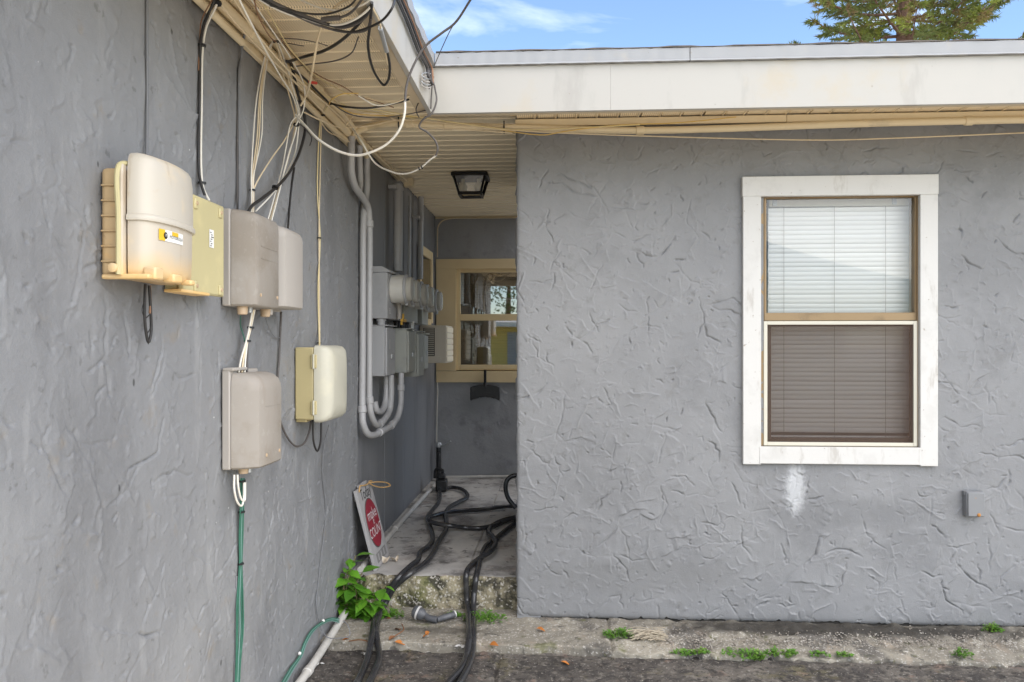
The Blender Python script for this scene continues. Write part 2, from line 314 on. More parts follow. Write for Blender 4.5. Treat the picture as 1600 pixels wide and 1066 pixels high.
paper = mat('crumpled_paper', (0.66, 0.58, 0.46), 0.8, [('noise', 30, (0.5, 0.36, 0.22), 0.5, 0.7, 0.5)])
film = mat('grey_plastic_film', (0.5, 0.49, 0.47), 0.35)
fitting_grey = mat('dark_grey_plastic_fitting', (0.075, 0.078, 0.085), 0.5, [('noise', 25, (0.16, 0.16, 0.165), 0.5, 0.7, 0.6)])
pebble_mat = mat('loose_aggregate', (0.28, 0.25, 0.21), 0.85, [('cell', 60, (0.22, 0.19, 0.16), 0.4, 0.6, 0.8), ('cell', 45, (0.42, 0.39, 0.34), 0.75, 0.8, 0.8)])
ac_mat = mat('beige_appliance_metal', (0.66, 0.59, 0.48), 0.5)
ac_fin = mat('sunlit_condenser_panel', (0.88, 0.8, 0.62), 0.5)  # paler and warmer than the casing: sunlight put into this face's colour
house_yellow = mat('yellow_house_paint', (0.85, 0.6, 0.17), 0.7, [('noise', 1, (0.78, 0.54, 0.15), 0.4, 0.7, 0.5)])
grass_mat = mat('lawn', (0.05, 0.09, 0.02), 0.9, [('noise', 0.6, (0.09, 0.12, 0.03), 0.4, 0.7, 0.8)])
red_plastic = mat('red_plastic', (0.6, 0.05, 0.03), 0.4)
orange_plastic = mat('orange_connector_plastic', (0.62, 0.36, 0.05), 0.5)

def glass_mat(name, tint, refl_rough=0.02, alpha=0.12):
    m = bpy.data.materials.new(name); m.use_nodes = True
    N, L = m.node_tree.nodes, m.node_tree.links; N.clear()
    out = N.new('ShaderNodeOutputMaterial'); t = N.new('ShaderNodeBsdfTransparent'); t.inputs['Color'].default_value = (*tint, 1)
    g = N.new('ShaderNodeBsdfGlossy'); g.inputs['Roughness'].default_value = refl_rough
    fr = N.new('ShaderNodeFresnel'); fr.inputs['IOR'].default_value = 1.5
    ma = N.new('ShaderNodeMath'); ma.operation = 'ADD'; ma.use_clamp = True; L.new(fr.outputs[0], ma.inputs[0]); ma.inputs[1].default_value = alpha
    mx = N.new('ShaderNodeMixShader'); L.new(ma.outputs[0], mx.inputs[0]); L.new(t.outputs[0], mx.inputs[1]); L.new(g.outputs[0], mx.inputs[2])
    L.new(mx.outputs[0], out.inputs['Surface']); return m
pane_glass = glass_mat('window_glass', (0.97, 0.975, 0.97), 0.01, 0.02)
mirror_glass = glass_mat('reflective_window_glass', (0.75, 0.7, 0.58), 0.015, 0.30)
lamp_glass = mat('frosted_lamp_glass', (0.42, 0.40, 0.35), 0.25)
def screen_shader():
    m = bpy.data.materials.new('insect_screen'); m.use_nodes = True
    N, L = m.node_tree.nodes, m.node_tree.links; N.clear()
    out = N.new('ShaderNodeOutputMaterial'); t = N.new('ShaderNodeBsdfTransparent'); t.inputs['Color'].default_value = (1, 1, 1, 1)
    d = N.new('ShaderNodeBsdfDiffuse'); d.inputs['Color'].default_value = (0.1, 0.068, 0.053, 1)
    mx = N.new('ShaderNodeMixShader'); mx.inputs[0].default_value = 0.50; L.new(t.outputs[0], mx.inputs[1]); L.new(d.outputs[0], mx.inputs[2])
    L.new(mx.outputs[0], out.inputs['Surface']); return m
screen_mat = screen_shader()

# ------------------------------------------------------------------ mesh helpers
def link(o, parent=None):
    COL.objects.link(o)
    if parent: o.parent = parent
    return o
def wloc(o):
    v = Vector(o.location)
    while o.parent: o = o.parent; v += o.location
    return v
def tag(o, label, cat, group=None):
    o['label'] = label; o['category'] = cat
    if group: o['group'] = group
    return o
def thing(name, label, cat, loc, group=None):
    o = bpy.data.objects.new(name, None); o.location = loc; o.empty_display_size = 0.1
    link(o); return tag(o, label, cat, group)

class MB:
    def __init__(s): s.v = []; s.f = []
    def add(s, vs_, fs):
        n = len(s.v); s.v += [Vector(p) for p in vs_]; s.f += [tuple(i + n for i in q) for q in fs]; return s
    def box(s, a, b):
        x0, y0, z0 = (min(a[i], b[i]) for i in range(3)); x1, y1, z1 = (max(a[i], b[i]) for i in range(3))
        return s.add([(x0, y0, z0), (x1, y0, z0), (x1, y1, z0), (x0, y1, z0), (x0, y0, z1), (x1, y0, z1), (x1, y1, z1), (x0, y1, z1)],
                     [(0, 3, 2, 1), (4, 5, 6, 7), (0, 1, 5, 4), (1, 2, 6, 5), (2, 3, 7, 6), (3, 0, 4, 7)])
    def rings(s, rings, cap=True, closed=True):
        n = len(rings[0]); vs_ = [p for r in rings for p in r]; fs = []
        for i in range(len(rings) - 1):
            for j in range(n if closed else n - 1):
                k = (j + 1) % n
                fs.append((i * n + j, i * n + k, (i + 1) * n + k, (i + 1) * n + j))
        if cap: fs.append(tuple(reversed(range(n)))); fs.append(tuple(range((len(rings) - 1) * n, len(rings) * n)))
        return s.add(vs_, fs)
    def tube(s, pts, r, n=8, seg=6, smooth=True, cap=True, cuts=None):
        P = spline(pts, seg) if smooth and len(pts) > 2 else [Vector(p) for p in pts]
        rs = r if callable(r) else (lambda t: r)
        t0 = (P[1] - P[0]).normalized(); up = Vector((0, 0, 1)) if abs(t0.z) < 0.9 else Vector((1, 0, 0))
        nrm = t0.cross(up).normalized(); rg = []
        for i, p in enumerate(P):
            t = (P[min(i + 1, len(P) - 1)] - P[max(i - 1, 0)]).normalized()
            nrm = (nrm - t * nrm.dot(t)).normalized(); bn = t.cross(nrm)
            rr = rs(i / (len(P) - 1))
            rg.append([p + nrm * (rr * math.cos(2 * math.pi * j / n)) + bn * (rr * math.sin(2 * math.pi * j / n)) for j in range(n)])
        return s.rings(rg, cap)
    def lathe(s, base, axis, prof, n=20):
        axis = Vector(axis).normalized(); up = Vector((0, 0, 1)) if abs(axis.z) < 0.9 else Vector((1, 0, 0))
        u = axis.cross(up).normalized(); w = axis.cross(u)
        rg = [[Vector(base) + axis * h + u * (max(r, 1e-4) * math.cos(2 * math.pi * j / n)) + w * (max(r, 1e-4) * math.sin(2 * math.pi * j / n)) for j in range(n)] for r, h in prof]
        return s.rings(rg)
    def ico(s, c, r, squash=(1, 1, 1)):
        c = Vector(c); t = (1 + 5 ** .5) / 2
        vs_ = [(-1, t, 0), (1, t, 0), (-1, -t, 0), (1, -t, 0), (0, -1, t), (0, 1, t), (0, -1, -t), (0, 1, -t), (t, 0, -1), (t, 0, 1), (-t, 0, -1), (-t, 0, 1)]
        fs = [(0, 11, 5), (0, 5, 1), (0, 1, 7), (0, 7, 10), (0, 10, 11), (1, 5, 9), (5, 11, 4), (11, 10, 2), (10, 7, 6), (7, 1, 8), (3, 9, 4), (3, 4, 2), (3, 2, 6), (3, 6, 8), (3, 8, 9), (4, 9, 5), (2, 4, 11), (6, 2, 10), (8, 6, 7), (9, 8, 1)]
        return s.add([c + Vector((p[0] * squash[0], p[1] * squash[1], p[2] * squash[2])) * (r / 1.9) for p in vs_], fs)
    def mesh(s, name, m, off=Vector((0, 0, 0)), smooth=True, angle=35):
        me = bpy.data.meshes.new(name); me.from_pydata([tuple(p - off) for p in s.v], [], s.f); me.update()
        if m: me.materials.append(m)
        if smooth:
            me.polygons.foreach_set('use_smooth', [True] * len(me.polygons)); me.set_sharp_from_angle(angle=R(angle))
        return me
    def build(s, name, m, parent=None, origin=None, bevel=0, seg=2, smooth=True, angle=35):
        if origin is None:
            if parent: origin = wloc(parent)
            else:
                zmin = min(p.z for p in s.v); origin = Vector((sum(p.x for p in s.v) / len(s.v), sum(p.y for p in s.v) / len(s.v), zmin))
        origin = Vector(origin)
        o = bpy.data.objects.new(name, s.mesh(name, m, origin, smooth, angle))
        o.location = origin - (wloc(parent) if parent else Vector((0, 0, 0)))
        link(o, parent)
        if bevel:
            b = o.modifiers.new('bevel', 'BEVEL'); b.width = bevel; b.segments = seg; b.limit_method = 'ANGLE'; b.angle_limit = R(28)
        return o

def spline(pts, seg=6):
    P = [Vector(p) for p in pts]; P = [2 * P[0] - P[1]] + P + [2 * P[-1] - P[-2]]; out = []
    for i in range(1, len(P) - 2):
        a, b, c, d = P[i - 1:i + 3]
        t0 = 0.0; t1 = t0 + max((b - a).length, 1e-5) ** .5; t2 = t1 + max((c - b).length, 1e-5) ** .5; t3 = t2 + max((d - c).length, 1e-5) ** .5
        for k in range(seg):
            t = t1 + (t2 - t1) * k / seg
            A1 = a * ((t1 - t) / (t1 - t0)) + b * ((t - t0) / (t1 - t0)); A2 = b * ((t2 - t) / (t2 - t1)) + c * ((t - t1) / (t2 - t1)); A3 = c * ((t3 - t) / (t3 - t2)) + d * ((t - t2) / (t3 - t2))
            B1 = A1 * ((t2 - t) / (t2 - t0)) + A2 * ((t - t0) / (t2 - t0)); B2 = A2 * ((t3 - t) / (t3 - t1)) + A3 * ((t - t1) / (t3 - t1))
            out.append(B1 * ((t2 - t) / (t2 - t1)) + B2 * ((t - t1) / (t2 - t1)))
    out.append(P[-2]); return out

def box(name, a, b, m, parent=None, bevel=0.0, smooth=True):
    return MB().box(a, b).build(name, m, parent, bevel=bevel, smooth=smooth)
def prism(name, plan, z0, z1, m, parent=None, bevel=0.0, top=None, seg=2):
    """plan: list of (x, y) counter-clockwise"""
    top = top or plan
    return MB().rings([[Vector((x, y, z0)) for x, y in plan], [Vector((x, y, z1)) for x, y in top]]).build(name, m, parent, bevel=bevel, seg=seg)
def lettering(name, txt, size, origin, right, up, m, parent, spread=1.0):
    cu = bpy.data.curves.new('text', 'FONT'); cu.body = txt; cu.size = size; cu.align_x = 'CENTER'; cu.align_y = 'CENTER'; cu.resolution_u = 3; cu.space_character = spread
    to = bpy.data.objects.new('text', cu); COL.objects.link(to)
    bpy.context.view_layer.update()
    me = bpy.data.meshes.new_from_object(to.evaluated_get(bpy.context.evaluated_depsgraph_get()))
    bpy.data.objects.remove(to, do_unlink=True)
    me.materials.clear(); me.materials.append(m)
    right, up, origin = Vector(right).normalized(), Vector(up).normalized(), Vector(origin)
    pl = wloc(parent)
    for v in me.vertices: v.co = origin - pl + right * v.co.x + up * v.co.y
    me.update(); me.name = name
    return link(bpy.data.objects.new(name, me), parent)

def cable(name, pts, r, m, label, cat='cable', group=None, n=6, seg=6):
    o = MB().tube(pts, r, n, seg).build(name, m, origin=pts[0], angle=80)
    return tag(o, label, cat, group)

# ------------------------------------------------------------------ stucco relief (trowel strokes as real geometry)
def strokes(nu, nv, du, dv, count, amp, lmin, lmax, ang=(0, math.pi), seed=1, wide=0.3, groove=False):
    g = np.random.default_rng(seed)
    H = np.zeros((nv, nu)); wu, wv = nu * du, nv * dv
    for _ in range(count):
        cu, cv = g.uniform(0, wu), g.uniform(0, wv); L_ = lmin + (lmax - lmin) * g.random() ** 2; a = g.uniform(*ang)
        A = amp * (0.2 + 0.8 * g.random() ** 1.6); rad = L_ * 0.6 + 0.05
        i0, i1 = max(0, int((cu - rad) / du)), min(nu, int((cu + rad) / du) + 1); j0, j1 = max(0, int((cv - rad) / dv)), min(nv, int((cv + rad) / dv) + 1)
        if i1 <= i0 or j1 <= j0: continue
        U, V = np.meshgrid(np.arange(i0, i1) * du - cu, np.arange(j0, j1) * dv - cv)
        s_ = U * math.cos(a) + V * math.sin(a); t_ = -U * math.sin(a) + V * math.cos(a)
        k = s_ / L_
        kk = np.linspace(-1.2, 1.2, 7); k2 = np.linspace(-1.2, 1.2, 7 + int(L_ / 0.012)); ks = 0.5 + 0.5 * np.sin(np.linspace(-1.57, 1.57, 5))
        wob = L_ * (np.interp(k, kk, g.normal(0, .085, 7)) + g.uniform(-.4, .4) * k * k) + np.interp(k, k2, g.normal(0, .0032, len(k2)))
        d = t_ - wob
        env = np.clip(1 - (2 * np.abs(k)) ** 3, 0, 1) * np.clip(np.interp(k, k2, g.normal(.75, .4, len(k2))), 0, 1.15)
        w1 = 0.003 + 0.013 * g.random() ** 1.5 if g.random() > wide else g.uniform(0.02, 0.05)
        prof = np.where(d > 0, np.exp(-d / w1), np.exp(-(d / 0.0021) ** 2))
        if groove: prof = np.exp(-(d / (0.0024 + 0.002 * g.random())) ** 2)
        H[j0:j1, i0:i1] = np.maximum(H[j0:j1, i0:i1], A * env * prof)
    return H
def smooth_noise(nu, nv, cell, seed):
    g = np.random.default_rng(seed); a = g.standard_normal((nv // cell + 3, nu // cell + 3))
    y = np.arange(nv) / cell; x = np.arange(nu) / cell; yi = y.astype(int); xi = x.astype(int)
    fy = (y - yi); fx = (x - xi); fy = fy * fy * (3 - 2 * fy); fx = fx * fx * (3 - 2 * fx)
    return ((a[np.ix_(yi, xi)] * (1 - fy)[:, None] + a[np.ix_(yi + 1, xi)] * fy[:, None]) * (1 - fx)[None] + (a[np.ix_(yi, xi + 1)] * (1 - fy)[:, None] + a[np.ix_(yi + 1, xi + 1)] * fy[:, None]) * fx[None])
def grid_mesh(name, P, m, parent, keep=None, flip=False):
    nv, nu, _ = P.shape
    idx = np.arange(nv * nu).reshape(nv, nu)
    q = np.stack([idx[:-1, :-1], idx[:-1, 1:], idx[1:, 1:], idx[1:, :-1]], -1)
    if flip: q = q[..., ::-1]
    q = q[keep] if keep is not None else q.reshape(-1, 4)
    org = np.array(wloc(parent)) if parent else np.zeros(3)
    me = bpy.data.meshes.new(name)
    me.vertices.add(nv * nu); me.vertices.foreach_set('co', (P - org).reshape(-1).astype(np.float32))
    me.loops.add(q.size); me.loops.foreach_set('vertex_index', q.reshape(-1).astype(np.int32))
    me.polygons.add(len(q)); me.polygons.foreach_set('loop_start', (np.arange(len(q)) * 4).astype(np.int32))
    me.polygons.foreach_set('use_smooth', np.ones(len(q), bool))
    me.update(calc_edges=True); me.validate(); me.materials.append(m)
    return link(bpy.data.objects.new(name, me), parent)

# ================================================================== THE SETTING
def structure(o): o['kind'] = 'structure'; return o
# yard: one sheet to the horizon, with finer relief near the strip
g0 = structure(MB().add([(-400, -400, -0.035), (400, -400, -0.035), (400, 400, -0.035), (-400, 400, -0.035)], [(0, 1, 2, 3)]).build('ground', bounce_mat, origin=(0, 0, -0.035)))
nu, nv = 620, 170
xs = np.linspace(LX, 3.6, nu); ys = np.linspace(2.75, STRIPY + 0.05, nv)
XX, YY = np.meshgrid(xs, ys)
ZZ = 0.003 * smooth_noise(nu, nv, 14, 3) + 0.0012 * smooth_noise(nu, nv, 3, 4) - 0.004
jx = PG(781, 1030, 0).x
ZZ -= 0.014 * np.exp(-((XX - jx - 0.01 * np.sin(YY * 9)) / 0.008) ** 2)
ZZ -= 0.022 * np.exp(-((YY - (STRIPY - 0.010)) / 0.009) ** 2)
ZZ -= 0.010 * np.exp(-((YY - 3.22 - 0.02 * np.sin(XX * 5) - 0.008 * np.sin(XX * 23)) / 0.005) ** 2) * (XX > jx)
ZZ[:3] -= 0.03
structure(grid_mesh('paved_yard', np.stack([XX, YY, ZZ], -1), yard_mat, None))
# the strip of concrete along the foot of the walls
nu, nv = 520, 70
xs = np.linspace(LX - 0.01, 3.6, nu); t = np.linspace(0, 1, nv)
XX = np.repeat(xs[None], nv, 0); T = np.repeat(t[:, None], nu, 1)
jag = 0.012 * smooth_noise(nu, 1 + nv, 9, 5)[0] + 0.006 * smooth_noise(nu, 1 + nv, 3, 6)[0]
rough_part = 1 / (1 + np.exp(-(xs - PG(950, 1000).x) * 25))
edge = STRIPY + jag * (0.35 + rough_part)
YY = edge[None] + (RY + 0.16 - edge[None]) * np.clip((T - 0.12) / 0.88, 0, 1)
drop = np.clip((0.12 - T) / 0.12, 0, 1)
slope = np.clip(1 - (YY - edge[None]) / 0.17, 0, 1) * rough_part[None]
ZZ = STRIP - drop * 0.045 - slope * 0.02 + (0.0022 + 0.0035 * rough_part[None]) * smooth_noise(nu, nv, 5, 8) + 0.0013 * smooth_noise(nu, nv, 2, 9)
jx2 = PG(953, 990).x
ZZ -= 0.012 * np.exp(-((XX - jx2) / 0.006) ** 2)
YY = YY - slope * 0.01
structure(grid_mesh('kerb_strip', np.stack([XX, YY, ZZ], -1), concrete, None))
# the raised slab of the passage with its broken step edge
def slab_piece(name, x0, x1, seed):
    nu = int((x1 - x0) / 0.008) + 2; nf = 26; nt = 150
    xs = np.linspace(x0, x1, nu)
    jag = 0.008 * smooth_noise(nu, 40, 7, seed)[0] + 0.005 * smooth_noise(nu, 40, 3, seed + 1)[0]
    rows = []
    for i in range(nf):
        k = i / (nf - 1); z = STRIP - 0.03 + (slab_z(STEPY) - STRIP + 0.03) * k
        rd = 0.014 * max(0, (k - 0.8) / 0.2) ** 2
        rows.append((STEPY + jag * (0.4 + 0.6 * k) + rd, np.full(nu, z)))
    for i in range(1, nt):
        k = (i / (nt - 1)) ** 1.3; y = STEPY + 0.014 + (BY + 0.02 - STEPY - 0.014) * k
        rows.append((y + jag * (1 - k), np.full(nu, slab_z(STEPY + (BY - STEPY) * k) - (0.004 if i < 2 else 0))))
    YY = np.array([r[0] for r in rows]); ZZ = np.array([r[1] for r in rows]); XX = np.repeat(xs[None], len(rows), 0)
    YY[:nf] += 0.005 * smooth_noise(nu, nf, 4, seed + 2); ZZ[nf:] += 0.0015 * smooth_noise(nu, nt - 1, 6, seed + 3)
    P = np.stack([XX, YY, ZZ], -1)
    o = grid_mesh(name, P, slab_mat, None)
    o.data.materials.append(mossy)
    mi = np.zeros((len(rows) - 1, nu - 1), np.int32); mi[:nf] = 1
    o.data.polygons.foreach_set('material_index', mi.reshape(-1)); return structure(o)
jx3 = PY(727, 930, STEPY).x
slab_piece('passage_slab', LX - 0.02, jx3 - 0.0015, 21)
slab_piece('passage_slab', jx3 + 0.0015, RX + 0.01, 31)
structure(MB().box((RX + .0102, 5.5, 0), (1.2, BY + .02, slab_z(5.6))).build('passage_slab', slab_mat))

# ================================================================== THE BUILDING
B = thing('building', 'grey stucco building with white fascia wrapping around a narrow covered passage', 'building', (0, BY, 0))
WE = 1.33   # the left wing ends here, just beside the camera
box('fascia', (-6.2, WE - .5, FB), (FX - .0005, WE - .48, FT), white_paint, B)
EX = 0.45   # the end wall stops here, the passage turns right into the open
# --- right wall with its window opening
dU = 0.0034
x0, x1, z0, z1 = RX, 3.0, STRIP + 0.006, CEIL + 0.01
nu, nv = int((x1 - x0) / dU) + 1, int((z1 - z0) / dU) + 1
xs = np.linspace(x0, x1, nu); zs = np.linspace(z0, z1, nv)
H = strokes(nu, nv, dU, dU, 1000, 0.0072, 0.04, 0.28, seed=3) - strokes(nu, nv, dU, dU, 560, 0.0115, 0.03, 0.26, seed=41, groove=True) - strokes(nu, nv, dU, dU, 800, 0.0085, 0.012, 0.05, seed=42, groove=True) + strokes(nu, nv, dU, dU, 3200, 0.0040, 0.015, 0.09, seed=4, wide=.05) + 0.0016 * smooth_noise(nu, nv, 60, 12) + 0.0004 * smooth_noise(nu, nv, 14, 13)
XX, ZZ = np.meshgrid(xs, zs)
bot = 0.005 * smooth_noise(nu, 40, 14, 17)[0] + 0.004 * smooth_noise(nu, 40, 4, 18)[0]
ZZ += np.exp(-(ZZ - z0) / 0.03) * bot[None]
YY = RY - 0.004 - H
cornerz = 0.006 * smooth_noise(nv, 40, 20, 19)[0] + 0.003 * smooth_noise(nv, 40, 5, 20)[0]
XX += np.exp(-(XX - x0) / 0.02) * cornerz[:, None]
YY += 0.012 * np.exp(-(XX - x0) / 0.006)
YY += 0.010 * np.exp(-(ZZ - z0) / 0.010)
wa, wb = PR(1192, 305, 0), PR(1434, 700, 0)
cx = (xs[:-1] + xs[1:]) / 2; cz = (zs[:-1] + zs[1:]) / 2
keep = ~((cx[None] > wa.x) & (cx[None] < wb.x) & (cz[:, None] < wa.z) & (cz[:, None] > wb.z))
w = grid_mesh('wall', np.stack([XX, YY, ZZ], -1), stucco, B, keep); w['label'] = 'light grey trowelled stucco wall with the white window'
# its side facing the passage, the rest of the right wing
box('wall', (RX + 0.003, RY + 0.004, STRIP - 0.05), (RX + 0.12, 5.46, CEIL + 0.02), plain_wall, B)
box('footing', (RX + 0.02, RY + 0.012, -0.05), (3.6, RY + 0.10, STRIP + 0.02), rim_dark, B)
for a, b in (((3.0, RY, 0), (7, RY + 0.15, CEIL)), ((6.85, RY + 0.15, 0), (7, 5.6, CEIL)), ((RX + .002, 5.462, 0), (6.849, 5.6, CEIL)), ((EX, BY + .02, 0), (EX + .15, 9, CEIL)), ((-6, 8.85, 0), (EX - .001, 9, CEIL)), ((-6, WE, 0), (-5.85, 8.85, CEIL)), ((-5.85, WE, 0), (LX - .002, WE + .15, CEIL))):
    box('wall', a, b, plain_wall, B)  # unseen outer walls, added to keep light from leaking inside
# --- left wall, rough as far as the passage
EY = 4.19
y0, y1 = WE, EY
dv = 0.0042; du = 0.0052
nu, nv = int((y1 - y0) / du) + 1, int((CEIL + 0.03) / dv) + 1
ysl = np.linspace(y0, y1, nu); zsl = np.linspace(-0.02, CEIL + 0.01, nv)
H = -strokes(nu, nv, du, dv, 320, 0.0118, 0.04, 0.3, seed=43, groove=True) - strokes(nu, nv, du, dv, 750, 0.0095, 0.015, 0.06, seed=44, groove=True) + strokes(nu, nv, du, dv, 600, 0.0075, 0.05, 0.4, wide=.12, ang=(0.15 * math.pi, 0.95 * math.pi), seed=5) + strokes(nu, nv, du, dv, 2200, 0.0050, 0.02, 0.10, seed=6, wide=.05) + 0.0014 * smooth_noise(nu, nv, 50, 22) + 0.0006 * smooth_noise(nu, nv, 10, 23)
YY, ZZ = np.meshgrid(ysl, zsl)
XX = LX + 0.002 + H - 0.010 * np.exp(-(EY - YY) / 0.006)
w = grid_mesh('wall', np.stack([XX, YY, ZZ], -1), stucco_old, B); w['label'] = 'grey stucco wall carrying the utility boxes'
# smooth panels along the passage
seams = [EY, 4.86, 5.45, BY]
for i in range(3):
    box('wall_panel', (LX - 0.15, seams[i] + (0.0 if i == 0 else 0.004), 0.05), (LX - 0.006, seams[i + 1] - 0.004, CEIL + 0.02), panel_mat, B, bevel=0.003)
# end wall of the passage
nu, nv = 250, 330
xs = np.linspace(LX - 0.01, EX + 0.01, nu); zs = np.linspace(0.1, CEIL + 0.01, nv)
H = strokes(nu, nv, 0.0062, 0.0074, 140, 0.006, 0.04, 0.25, seed=9) + 0.003 * smooth_noise(nu, nv, 20, 32)
XX, ZZ = np.meshgrid(xs, zs)
keep = ~((((xs[:-1] + xs[1:]) / 2)[None] > PB(712, 500, 0).x) & (((xs[:-1] + xs[1:]) / 2)[None] < PB(834, 500, 0).x) & (((zs[:-1] + zs[1:]) / 2)[:, None] < PB(712, 418, 0).z) & (((zs[:-1] + zs[1:]) / 2)[:, None] > PB(712, 580, 0).z))
w = grid_mesh('wall', np.stack([XX, BY - 0.002 - H, ZZ], -1), back_mat, B, keep); w['label'] = 'dark scuffed end wall of the passage'
# --- roof, fascias
MB().box((-6.2, WE - .48, FT - 0.02), (FX - 0.07, FY + .069, DT - 0.012)).build('roof', roof_mat, B)
MB().box((-6.2, FY + 0.07, FT - 0.02), (RX + .35, 9.2, DT - 0.012)).box((RX + .3505, FY + 0.07, FT - 0.021), (7.2, 5.9, DT - 0.013)).build('roof', roof_mat, B)
MB().box((-6.2, WE - .4, CEIL + 0.03), (FX - 0.08, FY, CEIL + 0.04)).build('roof_void_shade', dark_void, B)  # added near-black sheets, painting the shade above the soffits
MB().box((-6.2, FY + 0.1, CEIL + 0.03), (RX + .3, 9.1, CEIL + 0.04)).box((RX + .3005, FY + 0.1, CEIL + 0.03), (7.1, 5.8, CEIL + 0.04)).build('roof_void_shade', dark_void, B)
f = box('fascia', (FX, WE - .5, FB), (FX - 0.02, FY - 0.002, FT - 0.0015), white_paint, B, bevel=0.002); f['label'] = 'white fascia board running towards the camera'
box('sub_fascia', (FX - 0.022, WE - .48, FB + 0.006), (FX - 0.065, FY + 0.02, FT - 0.0015), bare_wood, B, bevel=0.002)
f = box('fascia', (FX - 0.02, FY, FB), (0.2198, FY + 0.02, FT - 0.0015), white_paint, B, bevel=0.0004); f['label'] = 'long white fascia board over the window wall'
box('fascia', (0.2203, FY + 0.0006, FB), (7.2, FY + 0.0206, FT - 0.0015), white_paint, B, bevel=0.0004)
box('sub_fascia', (FX - 0.02, FY + 0.022, FB + 0.006), (7.2, FY + 0.065, FT - 0.0015), bare_wood, B, bevel=0.002)
def drip(a, b, horizontal):
    mb = MB()
    n = 60; prof = [(0.0, 0.059), (-0.012, 0.056), (-0.012, 0.008), (-0.018, 0.0), (0.004, 0.0), (0.004, 0.059)]
    rg = []
    for i in range(n + 1):
        k = i / n; j = 0.0016 * math.sin(i * 1.7) + 0.0012 * random.uniform(-1, 1)
        if horizontal: rg.append([Vector((a + (b - a) * k, FY + p[0] + j * .6, FT + p[1] + (j if p[1] > .03 else j * .5))) for p in prof])
        else: rg.append([Vector((FX - p[0] + j * .6, a + (b - a) * k, FT + p[1] + (j if p[1] > .03 else j * .5))) for p in reversed(prof)])
    return mb.rings(rg)
drip(FX + 0.016, 0.55, True).build('drip_edge', drip_mat, B, angle=20)
drip(0.553, 2.4, True).build('drip_edge', drip_mat, B, angle=20)
drip(2.403, 7.2, True).build('drip_edge', drip_mat, B, angle=20)
drip(WE - .52, 1.2, False).build('drip_edge', drip_mat, B, angle=20)
drip(1.203, FY - 0.002, False).build('drip_edge', drip_mat, B, angle=20)
# ragged roofing felt peeping over the drip edge
mb = MB(); rg = []
for i in range(161):
    x = FX + 0.02 + i * 0.045; j = 0.0012 * math.sin(i * .9) + 0.002 * random.random()
    rg.append([Vector((x, FY - 0.014 - j, DT - 0.001)), Vector((x, FY + 0.12, DT + 0.002)), Vector((x, FY + 0.12, DT + 0.004 + j)), Vector((x, FY - 0.012 - j, DT + 0.003 + j))])
mb.rings(rg).build('roofing_felt', roof_mat, B)
# --- soffits: every rib panel a piece
PITCH = 0.1016
def slat_mesh(name, length, axis, m):
    prof = [(0.0, 0.0), (0.082, 0.0), (0.0865, -0.0055), (0.0905, -0.0055), (0.0945, 0.006), (0.1006, 0.006), (0.1006, 0.012), (0.0, 0.012)]
    mb = MB()
    if axis == 'x': mb.rings([[Vector((0, p, z)) for p, z in prof], [Vector((length, p, z)) for p, z in prof]])
    else: mb.rings([[Vector((p, 0, z)) for p, z in reversed(prof)], [Vector((p, length, z)) for p, z in reversed(prof)]])
    return mb.mesh(name, m, smooth=False)
def soffit(mesh, start, n, step, label):
    s0 = bpy.data.objects.new('soffit', mesh); s0.location = start - wloc(B); link(s0, B); s0['label'] = label
    for i in range(1, n):
        o = bpy.data.objects.new('soffit_panel', mesh); o.location = step * i + Vector((random.uniform(-.002, .002), 0, random.uniform(-.0015, .0015))); link(o, s0)
soffit(slat_mesh('eave_panel', FX - 0.066 - LX, 'x', soffit_perf), Vector((LX, FY - PITCH * 0.2, CEIL)), 24, Vector((0, -PITCH, 0)), 'perforated cream soffit under the left eave')
nal = int((BY - FY) / PITCH) + 1
soffit(slat_mesh('passage_panel', RX - LX - 0.004, 'x', soffit_plain), Vector((LX, FY + PITCH * 0.8, CEIL)), nal - 1, Vector((0, PITCH, 0)), 'ribbed tan soffit over the passage')
soffit(slat_mesh('window_eave_panel', RY - FY - 0.066 + 0.01, 'y', soffit_perf), Vector((RX + 0.002, FY + 0.066, CEIL - 0.018)), 42, Vector((PITCH, 0, 0)), 'perforated cream soffit over the window wall')
# --- trims under the soffits
for i, (a, b) in enumerate(((WE, 2.1), (2.103, 3.98))):
    box('frieze_board', (LX + 0.006, a, CEIL - 0.125), (LX + 0.026, b, CEIL - 0.004), cream, B, bevel=0.003)
box('frieze_board', (LX + 0.002, 4.0, CEIL - 0.034), (LX + 0.024, 5.2, CEIL - 0.006), cream, B, bevel=0.003)
box('frieze_board', (RX - 0.006, RY - 0.028, CEIL - 0.062), (1.1, RY - 0.008, CEIL - 0.026), cream, B, bevel=0.003)
box('frieze_board', (1.1015, RY - 0.0275, CEIL - 0.063), (3.4, RY - 0.0075, CEIL - 0.026), cream, B, bevel=0.003)
box('soffit_trim', (RX - 0.035, FY + 0.068, CEIL - 0.012), (RX + 0.0, RY - 0.03, CEIL - 0.003), cream, B, bevel=0.002)
box('soffit_trim', (LX, BY - 0.025, CEIL - 0.016), (RX, BY - 0.007, CEIL - 0.003), cream, B, bevel=0.002)

